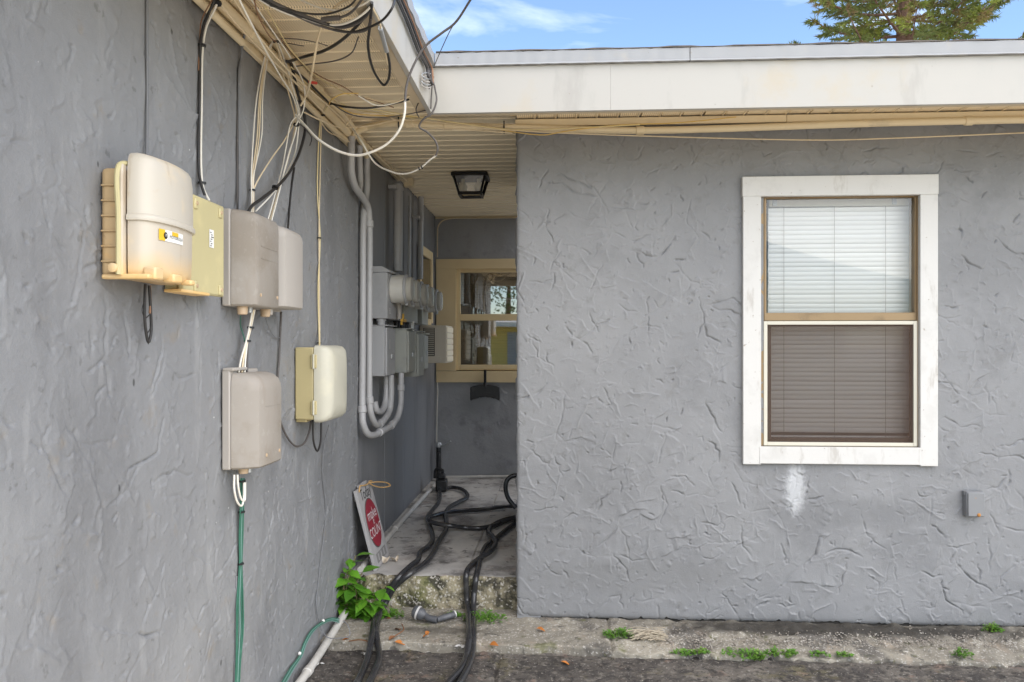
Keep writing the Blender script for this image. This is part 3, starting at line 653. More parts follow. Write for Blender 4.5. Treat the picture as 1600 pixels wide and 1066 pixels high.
# --- the white window
def rect(px0, py0, px1, py1, o, th, name, m, parent, bevel=0.002, fn=PR, ax=1):
    a, b = fn(px0, py0, o), fn(px1, py1, o)
    a2 = Vector(a); b2 = Vector(b); a2.y += 0; b2.y = a.y + th; a2.z, b2.z = a.z, b.z
    return box(name, a2, b2, m, parent, bevel)
wf = MB()
def frame_ring(px0, py0, px1, py1, wpx, o, th, fn=PR):
    a, b = fn(px0, py0, o), fn(px1, py1, o); ww = wpx * 0.0031; mb = MB(); y0, y1 = a.y, a.y + th
    l, r_, t_, b_ = a.x, b.x, a.z, b.z
    for i, (p, q) in enumerate((((l, y0, b_), (l + ww, y1, t_)), ((r_ - ww, y0, b_), (r_, y1, t_)), ((l + ww, y0 + .0005, t_ - ww), (r_ - ww, y1 - .0005, t_)), ((l + ww, y0 + .0005, b_), (r_ - ww, y1 - .0005, b_ + ww)))): mb.box(p, q)
    return mb
win = frame_ring(1189, 303, 1438, 699, 4.5, 0.004, 0.09).build('window', bronze, B, bevel=0.0015)
win['label'] = 'double hung window with peeling white wooden surround'
rect(1160, 276, 1467, 303.6, 0.030, 0.03, 'trim_board', win_white, win, 0.003)
rect(1161, 304, 1189.5, 726, 0.027, 0.027, 'trim_board', win_white, win, 0.003)
rect(1438, 304, 1466, 729, 0.027, 0.027, 'trim_board', win_white, win, 0.003)
rect(1186.5, 698, 1439.5, 727, 0.029, 0.024, 'trim_board', win_white, win, 0.003)
frame_ring(1194, 307, 1433, 501, 3.6, -0.006, 0.03).build('sash', bronze, win, bevel=0.0015)
rect(1194, 489, 1433, 501, -0.004, 0.03, 'meeting_rail', bronze, win, 0.002)
frame_ring(1198, 503, 1432, 692, 7, -0.04, 0.025).build('sash', dark_bronze, win, bevel=0.0015)
frame_ring(1193.5, 502, 1433.5, 698, 5.6, 0.009, 0.014).build('screen_frame', screen_frame, win, bevel=0.0015)
def sheet(px0, py0, px1, py1, o, name, m, parent, fn=PR):
    a, b = fn(px0, py0, o), fn(px1, py1, o)
    return MB().add([(a.x, a.y, b.z), (b.x, a.y, b.z), (b.x, a.y, a.z), (a.x, a.y, a.z)], [(0, 1, 2, 3)]).build(name, m, parent, smooth=False)
sheet(1196, 309, 1431, 492, -0.022, 'pane', pane_glass, win)
sheet(1204, 508, 1427, 688, -0.052, 'pane', pane_glass, win)
sheet(1197, 507, 1430, 694, 0.002, 'insect_screen', screen_mat, win)
# dark jamb lining seen beside the blind
for a, b, c, d in ((1190, 304, 1196, 699), (1430, 304, 1437, 699)):
    p, q = PR(a, b, -0.095), PR(c, d, -0.095)
    box('jamb', (p.x, p.y - 0.005, q.z), (q.x, p.y + 0.08, p.z), dark_bronze, win)
# --- venetian blind behind it
bt, bb = PR(1200, 312, -0.115), PR(1424, 686, -0.115)
VB = thing('venetian_blind', 'closed white venetian blind hanging behind the white framed window', 'blind', ((bt.x + bb.x) / 2, bt.y, bb.z))
box('headrail', (bt.x, bt.y - 0.018, bt.z - 0.040), (bb.x, bt.y + 0.02, bt.z + 0.004), screen_frame, VB, 0.002)
for px in (1211, 1398):
    p = PR(px, 318, -0.09)
    box('bracket', (p.x - 0.011, bt.y - 0.024, bt.z - 0.035), (p.x + 0.011, bt.y - 0.017, bt.z + 0.01), steel, VB, 0.002)
mb = MB(); wd = bb.x - bt.x; tilt = R(112)
prof = []
for i in range(5):
    k = i / 4 - .5; c_ = 0.003 * (1 - 4 * k * k)
    prof.append((k * 0.0265 * math.cos(tilt) - c_ * math.sin(tilt), k * 0.0265 * math.sin(tilt) + c_ * math.cos(tilt)))
rg = [[Vector((x, p[0], p[1])) for p in prof] for x in (-wd / 2, wd / 2)]
mb.rings(rg, cap=False, closed=False); sm = mb.mesh('slat', blind_mat, angle=60)
n_sl = int((bt.z - 0.05 - bb.z - 0.015) / 0.0229)
for i in range(n_sl):
    o = bpy.data.objects.new('slat', sm); link(o, VB)
    o.location = Vector(((bt.x + bb.x) / 2 + random.uniform(-.001, .001), bt.y, bt.z - 0.056 - i * 0.0229)) - wloc(VB)
    o.rotation_euler = (random.uniform(-.11, .11), random.uniform(-.004, .004), 0)
box('bottom_rail', (bt.x, bt.y - 0.011, bb.z - 0.004), (bb.x, bt.y + 0.011, bb.z + 0.014), blind_mat, VB, 0.003)
for px in (1225, 1304, 1384):
    p = PR(px, 330, -0.098)
    MB().tube([(p.x, bt.y - 0.015, bt.z - 0.04), (p.x, bt.y - 0.015, bb.z)], 0.0011, 5).build('ladder_cord', nid_light, VB)
rm = MB().box((wa.x - 0.4, RY + 0.55, wb.z - 0.4), (wb.x + 0.4, RY + 0.57, wa.z + 0.3)).build('interior_backing', mat('interior_wall', (0.35, 0.33, 0.3), 0.8), B)

# --- window at the end of the passage
X1 = RX - 0.0
bw = frame_ring(713, 420, 836, 579, 6.5 * 1.75, 0.006, 0.06, PB).build('window', beige_sash, B, bevel=0.002)
bw['label'] = 'cream framed window at the end of the passage'
def brect(px0, py0, px1, py1, o, th, name, m, par): return rect(px0, py0, px1, py1, o, th, name, m, par, 0.002, PB)
brect(681.5, 405, 836, 419.5, 0.024, 0.022, 'trim_board', beige_trim, bw)
brect(681.5, 420, 712.5, 579.5, 0.022, 0.02, 'trim_board', beige_trim, bw)
brect(681.5, 580, 836, 598, 0.024, 0.022, 'trim_board', beige_trim, bw)
brect(719, 491, 832, 501, 0.01, 0.03, 'meeting_rail', beige_sash, bw)
brect(719, 570, 832, 577, 0.012, 0.03, 'sill', beige_sash, bw)
sheet(719, 425, 832, 492, -0.018, 'pane', mirror_glass, bw, PB)
sheet(719, 500, 832, 571, -0.010, 'pane', mirror_glass, bw, PB)
bt2, bb2 = PB(720, 424, -0.07), PB(832, 574, -0.07)
VB2 = thing('venetian_blind', 'dim grey venetian blind behind the glass at the end of the passage', 'blind', ((bt2.x + bb2.x) / 2, bt2.y, bb2.z))
box('headrail', (bt2.x, bt2.y - 0.015, bt2.z - 0.035), (bb2.x, bt2.y + 0.015, bt2.z), blind_brown, VB2)
mb = MB(); wd = bb2.x - bt2.x
mb.rings([[Vector((x, p[0], p[1])) for p in prof] for x in (-wd / 2, wd / 2)], cap=False, closed=False); sm = mb.mesh('slat', blind_brown, angle=60)
for i in range(int((bt2.z - bb2.z - 0.04) / 0.0229)):
    o = bpy.data.objects.new('slat', sm); link(o, VB2); o.location = Vector(((bt2.x + bb2.x) / 2, bt2.y, bt2.z - 0.045 - i * 0.0229)) - wloc(VB2)
MB().box((LX, BY + 0.5, 0.3), (RX, BY + 0.52, CEIL)).build('interior_backing', dark_void, B)  # added dark sheet, its colour standing for the unlit room
# --- small window frame high on the passage wall, above the air conditioner
lw = MB()
for a, b in (((0.0, 5.98, 0.20), (0.022, 6.05, 0.80)), ((0.0, 6.52, 0.20), (0.022, 6.59, 0.80)), ((0.0, 6.052, 0.73), (0.020, 6.518, 0.80)), ((0.0, 6.052, 0.18), (0.020, 6.518, 0.23))):
    lw.box(W(*a), W(*b))
lwo = lw.build('window', beige_trim, B, bevel=0.002); lwo['label'] = 'narrow beige window frame on the passage side wall'
MB().box(W(0.004, 6.055, 0.235), W(0.008, 6.515, 0.725)).build('pane', mirror_glass, lwo, smooth=False)

# ================================================================== THINGS ON THE LEFT WALL
def ties(parent, pts, r, m=None, name='cable_tie'):
    for p, ax in pts:
        MB().lathe(Vector(p) - Vector(ax).normalized() * 0.003, ax, [(r, 0), (r, 0.006)], 10).build(name, m or black_metal, parent)

# --- big domed enclosure
y0, y1 = 1.785, 2.06
E = thing('cable_enclosure', 'large domed cream plastic enclosure with yellow and white sticker, leftmost of the wall boxes', 'utility box', W(0, (y0 + y1) / 2, 0.155))
def plan(pts): return [(LX + o, y) for o, y in pts]
aged_base = mat('orange_aged_plastic', (0.46, 0.33, 0.18), 0.45, [('noise', 9, (0.56, 0.33, 0.12), 0.5, 0.66, 0.7), ('noise', 30, (0.3, 0.2, 0.11), 0.58, 0.68, 0.5)])
prism('base', plan([(0.006, y0), (0.062, y0 + 0.004), (0.062, y1 - 0.004), (0.006, y1)]), CZ + 0.166, CZ + 0.425, aged_base, E, 0.012, seg=3)
for i in range(6):
    z = 0.20 + i * 0.036
    box('rib', W(0.010, y0 - 0.004, z), W(0.060, y0 + 0.004, z + 0.004), aged_base, E, 0.001)
box('flange', W(0.052, y0 - 0.010, 0.168), W(0.066, y0 + 0.012, 0.432), aged_low, E, 0.004)
MB().tube([W(0.058, y0 - 0.012, 0.17), W(0.058, y0 - 0.012, 0.30), W(0.058, y0 - 0.011, 0.425), W(0.064, y0 + 0.02, 0.437), W(0.066, y0 + 0.06, 0.437)], 0.006, 8).build('gasket_rim', pale_yellow, E)
def dome(zs_):
    mb = MB(); rg = []
    for z, k, e in zs_:   # k: bulge of the front, e: inset at the ends
        ya, yb = y0 + 0.004 + e, y1 - 0.006 - e; d0 = 0.070
        pts = [(d0, ya), (d0 + 0.026 * k, ya - 0.001), (d0 + 0.042 * k, ya + 0.010), (d0 + 0.055 * k, ya + 0.035), (d0 + 0.063 * k, (ya * 2 + yb) / 3), (d0 + 0.064 * k, (ya + yb) / 2), (d0 + 0.060 * k, (ya + 2 * yb) / 3), (d0 + 0.050 * k, yb - 0.035), (d0 + 0.036 * k, yb - 0.008), (d0 + 0.022 * k, yb), (d0, yb)]
        rg.append([W(o, y, z) for o, y in pts])
    return mb.rings(rg)
dome([(0.306, 1.0, 0), (0.36, 1.0, 0), (0.42, 0.98, 0.001), (0.446, 0.93, 0.004), (0.458, 0.82, 0.010), (0.463, 0.6, 0.018), (0.464, 0.3, 0.03)]).build('upper_cover', aged, E, angle=50)
dome([(0.300, 1.06, -0.004), (0.304, 1.08, -0.005), (0.312, 1.07, -0.004), (0.316, 1.0, 0.0)]).build('cover_seam', aged, E, angle=50)
dome([(0.166, 0.72, 0.012), (0.172, 0.86, 0.005), (0.186, 0.93, 0.003), (0.24, 0.955, 0.002), (0.300, 0.965, 0.002)]).build('lower_cover', aged_low, E, angle=50)
for ya, yb, zt in ((y0 + 0.01, y0 + 0.05, 0.19), (y0 + 0.10, y0 + 0.145, 0.182), (y0 + 0.19, y0 + 0.215, 0.174)):
    box('latch_tab', W(0.105, ya, 0.160), W(0.136, yb, zt), aged_low, E, 0.005)
MB().lathe(W(0.05, y0 - 0.012, 0.185), (0, -1, 0), [(0.010, -0.01), (0.011, 0.012), (0.007, 0.014)], 12).build('hinge_knuckle', aged_low, E)
box('hinge_bar', W(0.012, y0 - 0.006, 0.160), W(0.128, y0 + 0.012, 0.172), aged_low, E, 0.004)
# sticker on the lower cover, following its bulge
def front_o(y):
    ya, yb = y0 + 0.004, y1 - 0.006
    tab = [(ya + 0.035, 0.055), ((2 * ya + yb) / 3, 0.063), ((ya + yb) / 2, 0.064), ((ya + 2 * yb) / 3, 0.060)]
    for (a, oa), (b, ob) in zip(tab, tab[1:]):
        if y <= b: return 0.070 + (oa + (ob - oa) * max(0, (y - a) / (b - a))) * 0.962
    return 0.13
mb = MB(); yA, yB = y0 + 0.045, y0 + 0.155; zA, zB = 0.2585, 0.286
rg = [[W(front_o(yA + (yB - yA) * i / 8) + 0.0012, yA + (yB - yA) * i / 8, z) for z in (zB, zA)] for i in range(9)]
st = mb.rings(rg, cap=False, closed=False).build('sticker', label_white, E)
for a, b, za, zb in ((0.0, 0.024, zA, zB), (0.052, 0.082, 0.275, zB - 0.001)):
    rg = [[W(front_o(yA + a + (b - a) * i / 3) + 0.002, yA + a + (b - a) * i / 3, z) for z in (zb, za)] for i in range(4)]
    MB().rings(rg, cap=False, closed=False).build('sticker_patch', label_yellow, st)
yc = yA + 0.026
MB().lathe(W(front_o(yc) + 0.0018, yc, 0.272), (1, 0, 0), [(0.0082, 0), (0.0082, 0.0010)], 20).build('emblem', ink, st)
lettering('emblem_letter', 'M', 0.011, W(front_o(yc) + 0.0036, yc, 0.272), (0, 1, 0), (0, 0, 1), label_white, st)
yt = yA + 0.07
lettering('lettering', 'MOTOROLA', 0.0118, W(front_o(yt) + 0.003, yt, 0.2705), (0, 1, 0), (0, 0, 1), ink, st, 1.0)

# --- pale yellow flat box
y2, y3 = 2.085, 2.335
E2 = thing('yellow_enclosure', 'flat pale yellow plastic box with small white sticker, behind the domed enclosure', 'utility box', W(0, (y2 + y3) / 2, 0.155))
prism('base', plan([(0.006, y2), (0.045, y2), (0.045, y3), (0.006, y3)]), CZ + 0.158, CZ + 0.424, pale_yellow, E2, 0.006)
prism('lid', plan([(0.0455, y2 - 0.006), (0.066, y2 - 0.004), (0.066, y3 + 0.001), (0.0455, y3 + 0.004)]), CZ + 0.152, CZ + 0.430, pale_yellow, E2, 0.006)
for y in (y2 + 0.06, y3 - 0.03):
    for z in (0.172, 0.405):
        prism('corner_boss', plan([(0.0655, y - 0.012), (0.071, y - 0.009), (0.071, y + 0.009), (0.0655, y + 0.012)]), CZ + z - 0.016, CZ + z + 0.014, pale_yellow, E2, 0.003)
        MB().lathe(W(0.071, y, z), (1, 0, 0), [(0.006, 0), (0.005, 0.003)], 10).build('screw', nid_brown, E2)
box('drip_lip', W(0.02, y2 - 0.03, 0.148), W(0.072, y3 - 0.11, 0.157), aged_low, E2, 0.003)
s2 = MB().add([W(0.0675, y3 - 0.105, 0.345), W(0.0675, y3 - 0.075, 0.345), W(0.0675, y3 - 0.075, 0.292), W(0.0675, y3 - 0.105, 0.292)], [(0, 3, 2, 1)]).build('sticker', label_white, E2, smooth=False)
for i in range(7):
    ya = y3 - 0.10 + random.uniform(0, 0.006)
    box('printed_line', W(0.068, ya, 0.296 + i * 0.0065), W(0.0683, ya + random.uniform(0.006, 0.018), 0.2985 + i * 0.0065), ink, s2, smooth=False)

# --- double lobed grey box
def nid_lobe(name, par, ya, yb, za, zb, m, depth=0.112, ch=0.05, dom=0.03):
    mb = MB(); rg = []
    for z, k, e in ((za, 0.93, 0.006), (za + 0.006, 1.0, 0.0), (zb - dom - 0.02, 1.0, 0.0), (zb - dom, 0.97, 0), (zb - dom * .55, 0.88, 0.002), (zb - dom * .22, 0.70, 0.006), (zb, 0.42, 0.012)):
        d = 0.036 + (depth - 0.036) * k
        pts = [(0.036, ya + e), (0.036 + (d - 0.036) * 0.55, ya + ch * 0.30 + e), (d - 0.006, ya + ch * 0.62 + e), (d, ya + ch + e), (d, yb - 0.016 - e), (d - 0.004, yb - 0.006 - e), (d - 0.012, yb - e), (0.036, yb - e)]
        rg.append([W(o, y, z) for o, y in pts])
    return mb.rings(rg).build(name, m, par, angle=42)
ya, yb, yc_ = 2.455, 2.69, 2.93
E3 = thing('network_box', 'wide grey beige two lobed box with tan fittings beneath, right of the yellow box', 'utility box', W(0, yb, 0.13))
prism('back_plate', plan([(0.006, ya - 0.004), (0.034, ya - 0.004), (0.034, yc_ - 0.01), (0.006, yc_ - 0.01)]), CZ + 0.132, CZ + 0.446, nid_light, E3, 0.005)
nid_lobe('cover', E3, ya, yb, 0.132, 0.446, nid_grey, 0.112, 0.045, 0.022)
nid_lobe('cover', E3, yb + 0.016, yc_, 0.140, 0.440, nid_light, 0.118, 0.055, 0.03)
for y, m_ in ((2.50, nid_brown), (2.56, steel), (2.70, nid_brown), (2.745, nid_light)):
    MB().lathe(W(0.055, y, 0.137), (0, 0, -1), [(0.016, 0), (0.018, 0.006), (0.016, 0.030), (0.012, 0.032)] if m_ is nid_brown else [(0.010, 0), (0.010, 0.022), (0.006, 0.024)], 14).build('fitting', m_, E3)
for y, z in ((ya + .055, .17), (yb - .03, .17), (yb + .085, .18), (yc_ - .03, .18)):
    MB().lathe(W(.1115, y, z), (1, 0, 0), [(.006, 0), (.006, .003), (.003, .0035)], 10).build('screw', nid_brown, E3)
for z in (.29, .33): box('embossed_line', W(.112, ya + .06, z), W(.1135, yb - .03, z + .003), nid_grey, E3)
# --- lower grey box
yd, ye = 2.455, 2.695
E4 = thing('lower_network_box', 'dusty grey beige box hanging below the two lobed one, green wires dropping from it', 'utility box', W(0, (yd + ye) / 2, -0.4))
prism('back_plate', plan([(0.006, yd - 0.004), (0.034, yd - 0.004), (0.034, ye - 0.008), (0.006, ye - 0.008)]), CZ - 0.397, CZ - 0.075, nid_light, E4, 0.005)
box('top_lip', W(0.010, yd - 0.006, -0.078), W(0.046, yd + 0.11, -0.068), nid_light, E4, 0.003)
nid_lobe('cover', E4, yd, ye, -0.397, -0.086, nid_grey, 0.120, 0.06, 0.04)
MB().lathe(W(0.05, yd + 0.065, -0.394), (0, 0, -1), [(0.016, 0), (0.017, 0.006), (0.015, 0.024)], 14).build('fitting', nid_brown, E4)
MB().lathe(W(0.052, yd + 0.105, -0.394), (0, 0, -1), [(0.011, 0), (0.011, 0.026)], 14).build('fitting', steel, E4)
for y in (yd + .085, ye - .035): MB().lathe(W(.119, y, -.36), (1, 0, 0), [(.006, 0), (.006, .003), (.003, .0035)], 10).build('screw', nid_brown, E4)
box('embossed_line', W(.119, yd + .08, -.20), W(.1212, ye - .03, -.197), nid_grey, E4)
# --- small cream box with clips
yf, yg = 3.15, 3.42
E5 = thing('cream_box', 'small cream clip lid box with rounded front, nearest to the grey conduits', 'utility box', W(0, (yf + yg) / 2, -0.32))
prism('base', plan([(0.006, yf), (0.086, yf - 0.004), (0.086, yg), (0.006, yg)]), CZ - 0.300, CZ - 0.002, yel_box, E5, 0.006)
box('mounting_foot', W(0.004, yf + 0.02, -0.312), W(0.05, yf + 0.08, -0.298), yel_box, E5, 0.003)
mb = MB(); rg = []
for o, i0, i1 in ((0.088, 0, 0), (0.112, 0.0, 0.0), (0.135, 0.006, 0.006), (0.152, 0.02, 0.022), (0.160, 0.045, 0.06)):
    za, zb, yaa, ybb = -0.312 + i1, 0.006 - i1 * 0.8, yf - 0.006 + i0, yg + 0.004 - i0; c = 0.02 + i1 * .4; ring = []
    for (cy, cz_, a0) in ((ybb - c, zb - c, 0), (yaa + c, zb - c, 90), (yaa + c, za + c, 180), (ybb - c, za + c, 270)):
        for k in range(5): a = R(a0 + k * 22.5); ring.append(W(o, cy + c * math.cos(a), cz_ + c * math.sin(a)))
    rg.append(ring)
mb.rings(rg).build('lid', cream_box, E5, angle=50)
for z in (-0.06, -0.25):
    box('clip', W(0.076, yf - 0.012, z - 0.028), W(0.100, yf - 0.002, z + 0.028), yel_box, E5, 0.003)
    MB().tube([W(0.088, yf - 0.013, z - 0.03), W(0.088, yf - 0.013, z + 0.03)], 0.004, 8).build('clip_pin', cream_box, E5)

# --- grey conduits looping down the wall
def conduit(name, pts, r, m, label, joints=(), group=None, seg=7):
    o = MB().tube(pts, r, 12, seg).build(name, m, origin=pts[-1], angle=70); tag(o, label, 'conduit', group)
    for j in joints:
        p, q = Vector(pts[j]), Vector(pts[j + 1]); d = (q - p).normalized()
        MB().lathe(p - d * 0.02, d, [(r * 1.06, 0), (r * 1.28, 0.003), (r * 1.28, 0.037), (r * 1.06, 0.04)], 14).build('coupling', m, o)
    return o
conduit('conduit', [PL(549, 214, 0.06), PL(549, 240, 0.06), PL(549, 268, 0.05), PL(555, 292, 0.045), PL(566, 308, 0.045), PL(575, 325, 0.05), PL(577, 350, 0.05), PL(577, 450, 0.05), PL(577, 560, 0.05), PL(577, 625, 0.05), PL(579, 645, 0.055), PL(586, 662, 0.06), PL(594, 662, 0.06), PL(601, 655, 0.07), PL(609, 640, 0.075), PL(611, 620, 0.08), PL(611, 586, 0.08)], 0.0185, conduit_grey, 'grey conduit with an S bend at its top, ending under the first breaker box', (6, 9, 12))
conduit('conduit', [PL(573, 238, 0.05), PL(573, 262, 0.04), PL(573, 295, 0.028), PL(569, 325, 0.025), PL(567.5, 350, 0.025), PL(567, 450, 0.025), PL(566.5, 560, 0.025), PL(566, 640, 0.028), PL(567, 660, 0.035), PL(573, 676, 0.045), PL(583, 680, 0.055), PL(594, 675, 0.07), PL(612, 664, 0.09), PL(621, 652, 0.105), PL(626, 632, 0.115), PL(626.5, 606, 0.115), PL(627, 583, 0.115)], 0.0185, conduit_grey, 'grey conduit hugging the wall, with the lowest bend before the second breaker box', (7, 11, 12, 15))
conduit('conduit', [PL(562, 226, 0.05), PL(562, 250, 0.04), PL(563, 285, 0.035), PL(561, 302, 0.045)], 0.016, conduit_grey, 'short grey conduit stub joining the S bend below the soffit', ())
conduit('conduit', [PL(604, 588, 0.05), PL(604, 612, 0.05), PL(601, 633, 0.045), PL(595, 643, 0.04), PL(588, 640, 0.03), PL(585, 628, 0.02)], 0.019, conduit_grey, 'grey flexible conduit curling back under the first breaker box', ())
conduit('riser_conduit', [PL(622, 288, 0.05), PL(622, 352, 0.05), PL(621.5, 424, 0.05)], 0.030, conduit_grey, 'thick grey riser conduit above the meter box, straight below the cream junction box', ())
conduit('riser_conduit', [PL(640, 306, 0.03), PL(639.5, 360, 0.03), PL(639, 432, 0.03)], 0.011, conduit_grey, 'thin grey riser conduit between the two thicker ones', ())
conduit('riser_conduit', [PL(657.5, 308, 0.05), PL(657, 360, 0.05), PL(656.5, 436, 0.05)], 0.022, conduit_grey, 'grey riser conduit farthest down the passage, with a pipe strap', ())
for a, r in ((PL(622, 295, 0.05), 0.031), (PL(657, 341, 0.05), 0.023)):
    o = MB().box((LX, a.y - 0.04 - r, a.z - 0.012), (LX + 0.05, a.y - r, a.z + 0.012)).lathe(a - Vector((0, 0, 0.012)), (0, 0, 1), [(r * 1.12, 0), (r * 1.12, 0.024)], 14).build('pipe_strap', conduit_grey, bevel=0.001)
    tag(o, 'small grey strap holding the %s riser conduit to the wall' % ('thick' if r > .03 else 'farthest'), 'pipe strap')
# --- meters
def meter_part(par, o, y, z, r=0.084):
    m = MB().lathe(W(o, y, z), (1, 0, 0), [(r * 0.95, 0), (r * 1.0, 0.004), (r * 1.0, 0.078), (r * 0.96, 0.082)], 28).build('meter', meter_body, par)
    MB().lathe(W(o + 0.080, y, z), (1, 0, 0), [(r * 1.0, 0), (r * 1.06, 0.003), (r * 1.06, 0.014), (r * 0.93, 0.016)], 28).build('retaining_ring', elec_grey, m)
    MB().lathe(W(o + 0.094, y, z), (1, 0, 0), [(r * 0.86, 0), (r * 0.86, 0.022), (r * 0.78, 0.03), (r * 0.3, 0.034)], 28).build('meter_glass', lamp_glass, m)
    box('ring_lock', W(o + 0.082, y - 0.012, z - r * 1.16), W(o + 0.096, y + 0.012, z - r * 0.98), steel, m, 0.002)
def meter_box(label, ya, yb, za, zb, o, meters, m):
    t = thing('meter_box', label, 'meter box', W(0, (ya + yb) / 2, za), 'electricity meter boxes')
    prism('housing', plan([(-0.004, ya), (o, ya), (o, yb), (-0.004, yb)]), CZ + za, CZ + zb - 0.035, m, t, 0.004)
    MB().rings([[W(-0.004, y, zb - 0.034), W(o, y, zb - 0.034), W(o + 0.016, y, zb - 0.034), W(o + 0.016, y, zb - 0.028), W(o - 0.03, y, zb), W(-0.004, y, zb)] for y in (ya - 0.004, yb + 0.004)]).build('hood', m, t, bevel=0.001)
    for y, z in meters: meter_part(t, o, y, z)
    return t
t = meter_box('nearest grey meter box with two round meters', 4.50, 4.93, 0.165, 0.47, 0.092, ((4.625, 0.345), (4.83, 0.345)), elec_grey)
lettering('stencil', 'EL', 0.045, W(0.0945, 4.56, 0.21), (0, 1, 0), (0, 0, 1), label_white, t)
meter_box('second grey meter box with two round meters, beyond the nearest one', 5.02, 5.48, 0.165, 0.45, 0.092, ((5.14, 0.345), (5.38, 0.345)), elec_green)
meter_box('last grey meter box with a single round meter beside the window frame', 5.66, 5.92, 0.165, 0.46, 0.092, ((5.79, 0.34),), elec_green)
def breaker(label, ya, yb, za, zb, o, m, num=None):
    t = thing('breaker_box', label, 'breaker box', W(0, (ya + yb) / 2, za), 'breaker boxes')
    prism('housing', plan([(-0.004, ya), (o, ya), (o, yb), (-0.004, yb)]), CZ + za, CZ + zb, m, t, 0.004)
    prism('door', plan([(o + 0.0005, ya + 0.004), (o + 0.014, ya + 0.004), (o + 0.014, yb - 0.004), (o + 0.0005, yb - 0.004)]), CZ + za + 0.005, CZ + zb - 0.012, m, t, 0.003)
    box('rain_hood', W(-0.004, ya - 0.004, zb + 0.0005), W(o + 0.024, yb + 0.004, zb + 0.006), m, t, 0.001)
    box('latch', W(o + 0.0145, (ya + yb) / 2 - 0.012, za + 0.10), W(o + 0.022, (ya + yb) / 2 + 0.012, za + 0.13), steel, t, 0.002)
    if num: lettering('stencil', num, 0.085, W(o + 0.0155, ya + 0.07, zb - 0.11), (0, 1, 0), (0, 0, 1), label_white, t)
breaker('smooth grey breaker box nearest the conduits, with a white stroke on its door', 4.49, 4.72, -0.172, 0.122, 0.078, elec_grey, '1')
breaker('deeper greenish grey breaker box, second in the row', 4.86, 5.08, -0.165, 0.11, 0.135, elec_green)
breaker('narrow greenish breaker box, third in the row', 5.16, 5.36, -0.20, 0.10, 0.142, elec_green)
breaker('last breaker box in the row, close to the air conditioner', 5.46, 5.62, -0.16, 0.09, 0.13, elec_green)
k_ = 0
for y, o, r, m_ in ((4.545, 0.045, 0.024, conduit_grey), (4.60, 0.06, 0.014, black_rub), (4.66, 0.04, 0.018, black_rub), (4.92, 0.06, 0.02, black_rub), (5.02, 0.075, 0.016, black_rub), (5.22, 0.06, 0.02, black_rub), (5.30, 0.085, 0.014, white_plastic)):
    o_ = MB().lathe(W(o, y, 0.09), (0, 0, 1), [(r * 1.2, 0), (r * 1.2, 0.03), (r, 0.032), (r, 0.06), (r * 1.2, 0.062), (r * 1.2, 0.085)], 12).build('conduit_nipple', m_)
    tag(o_, ['grey nipple under the nearest meter box', 'thin black nipple beside the grey one under the nearest meter box', 'thicker black nipple at the far end of the first breaker box', 'black nipple over the second breaker box, near side', 'thin black nipple over the second breaker box, far side', 'black nipple over the third breaker box', 'small white nipple over the third breaker box'][k_], 'pipe fitting'); k_ += 1
o_ = MB().box(W(0.12, 4.74, 0.155), W(0.135, 4.86, 0.172)).box(W(0.12, 4.79, 0.1725), W(0.130, 4.812, 0.205)).box(W(0.118, 4.75, 0.135), W(0.128, 4.78, 0.1545)).build('connector', orange_plastic, bevel=0.002)
tag(o_, 'orange yellow plastic connector hanging below the first meters', 'connector')
o_ = MB().tube([W(0.105, 4.74, 0.27), W(0.112, 4.74, 0.235), W(0.112, 4.74, 0.17)], lambda t: 0.016 - 0.004 * t, 12).build('drop_pipe', nid_light); tag(o_, 'pale tapered pipe dropping below the nearest meters', 'pipe')
# --- air conditioner
A = thing('air_conditioner', 'beige window air conditioner sticking out of the passage wall beside the end window', 'air conditioner', W(0.1, 6.2, -0.13))
ay0, ay1, az0, az1, ao = 6.06, 6.42, -0.128, 0.168, 0.215
box('casing', W(0.0, ay0 + 0.006, az0), W(ao - 0.004, ay1, az1), ac_mat, A, 0.006)
box('side_panel', W(0.03, ay0, az0 + 0.02), W(ao - 0.045, ay0 + 0.004, az0 + 0.05), ac_mat, A, 0.001)
for i in range(14):
    z = az0 + 0.062 + i * 0.0155
    box('louvre', W(0.035, ay0 - 0.002, z), W(0.115, ay0 + 0.0055, z + 0.007), ac_mat, A, 0.001)
box('louvre_shade', W(0.030, ay0 + 0.0045, az0 + 0.055), W(0.120, ay0 + 0.0058, az1 - 0.02), black_metal, A)  # black plate on the casing, painting the shade between the louvres
for i in range(6):
    z = az0 + 0.012 + i * 0.046
    box('condenser_panel', W(ao - 0.0035, ay0 + 0.012, z), W(ao + 0.004, ay1 - 0.01, z + 0.040), ac_fin, A, 0.002)
# --- junction box by the soffit
pj = PL(639, 286, 0.09)
J = thing('junction_box', 'small cream junction box under the passage soffit above the thick riser', 'junction box', pj - Vector((0, 0, 0.03)))
MB().box(pj + Vector((-0.033, -0.02, -0.028)), pj + Vector((0.033, 0.03, 0.028))).build('housing', cream, J, bevel=0.005)
MB().box(pj + Vector((-0.03, -0.026, -0.025)), pj + Vector((0.03, -0.0205, 0.025))).build('cover', cream, J, bevel=0.002)

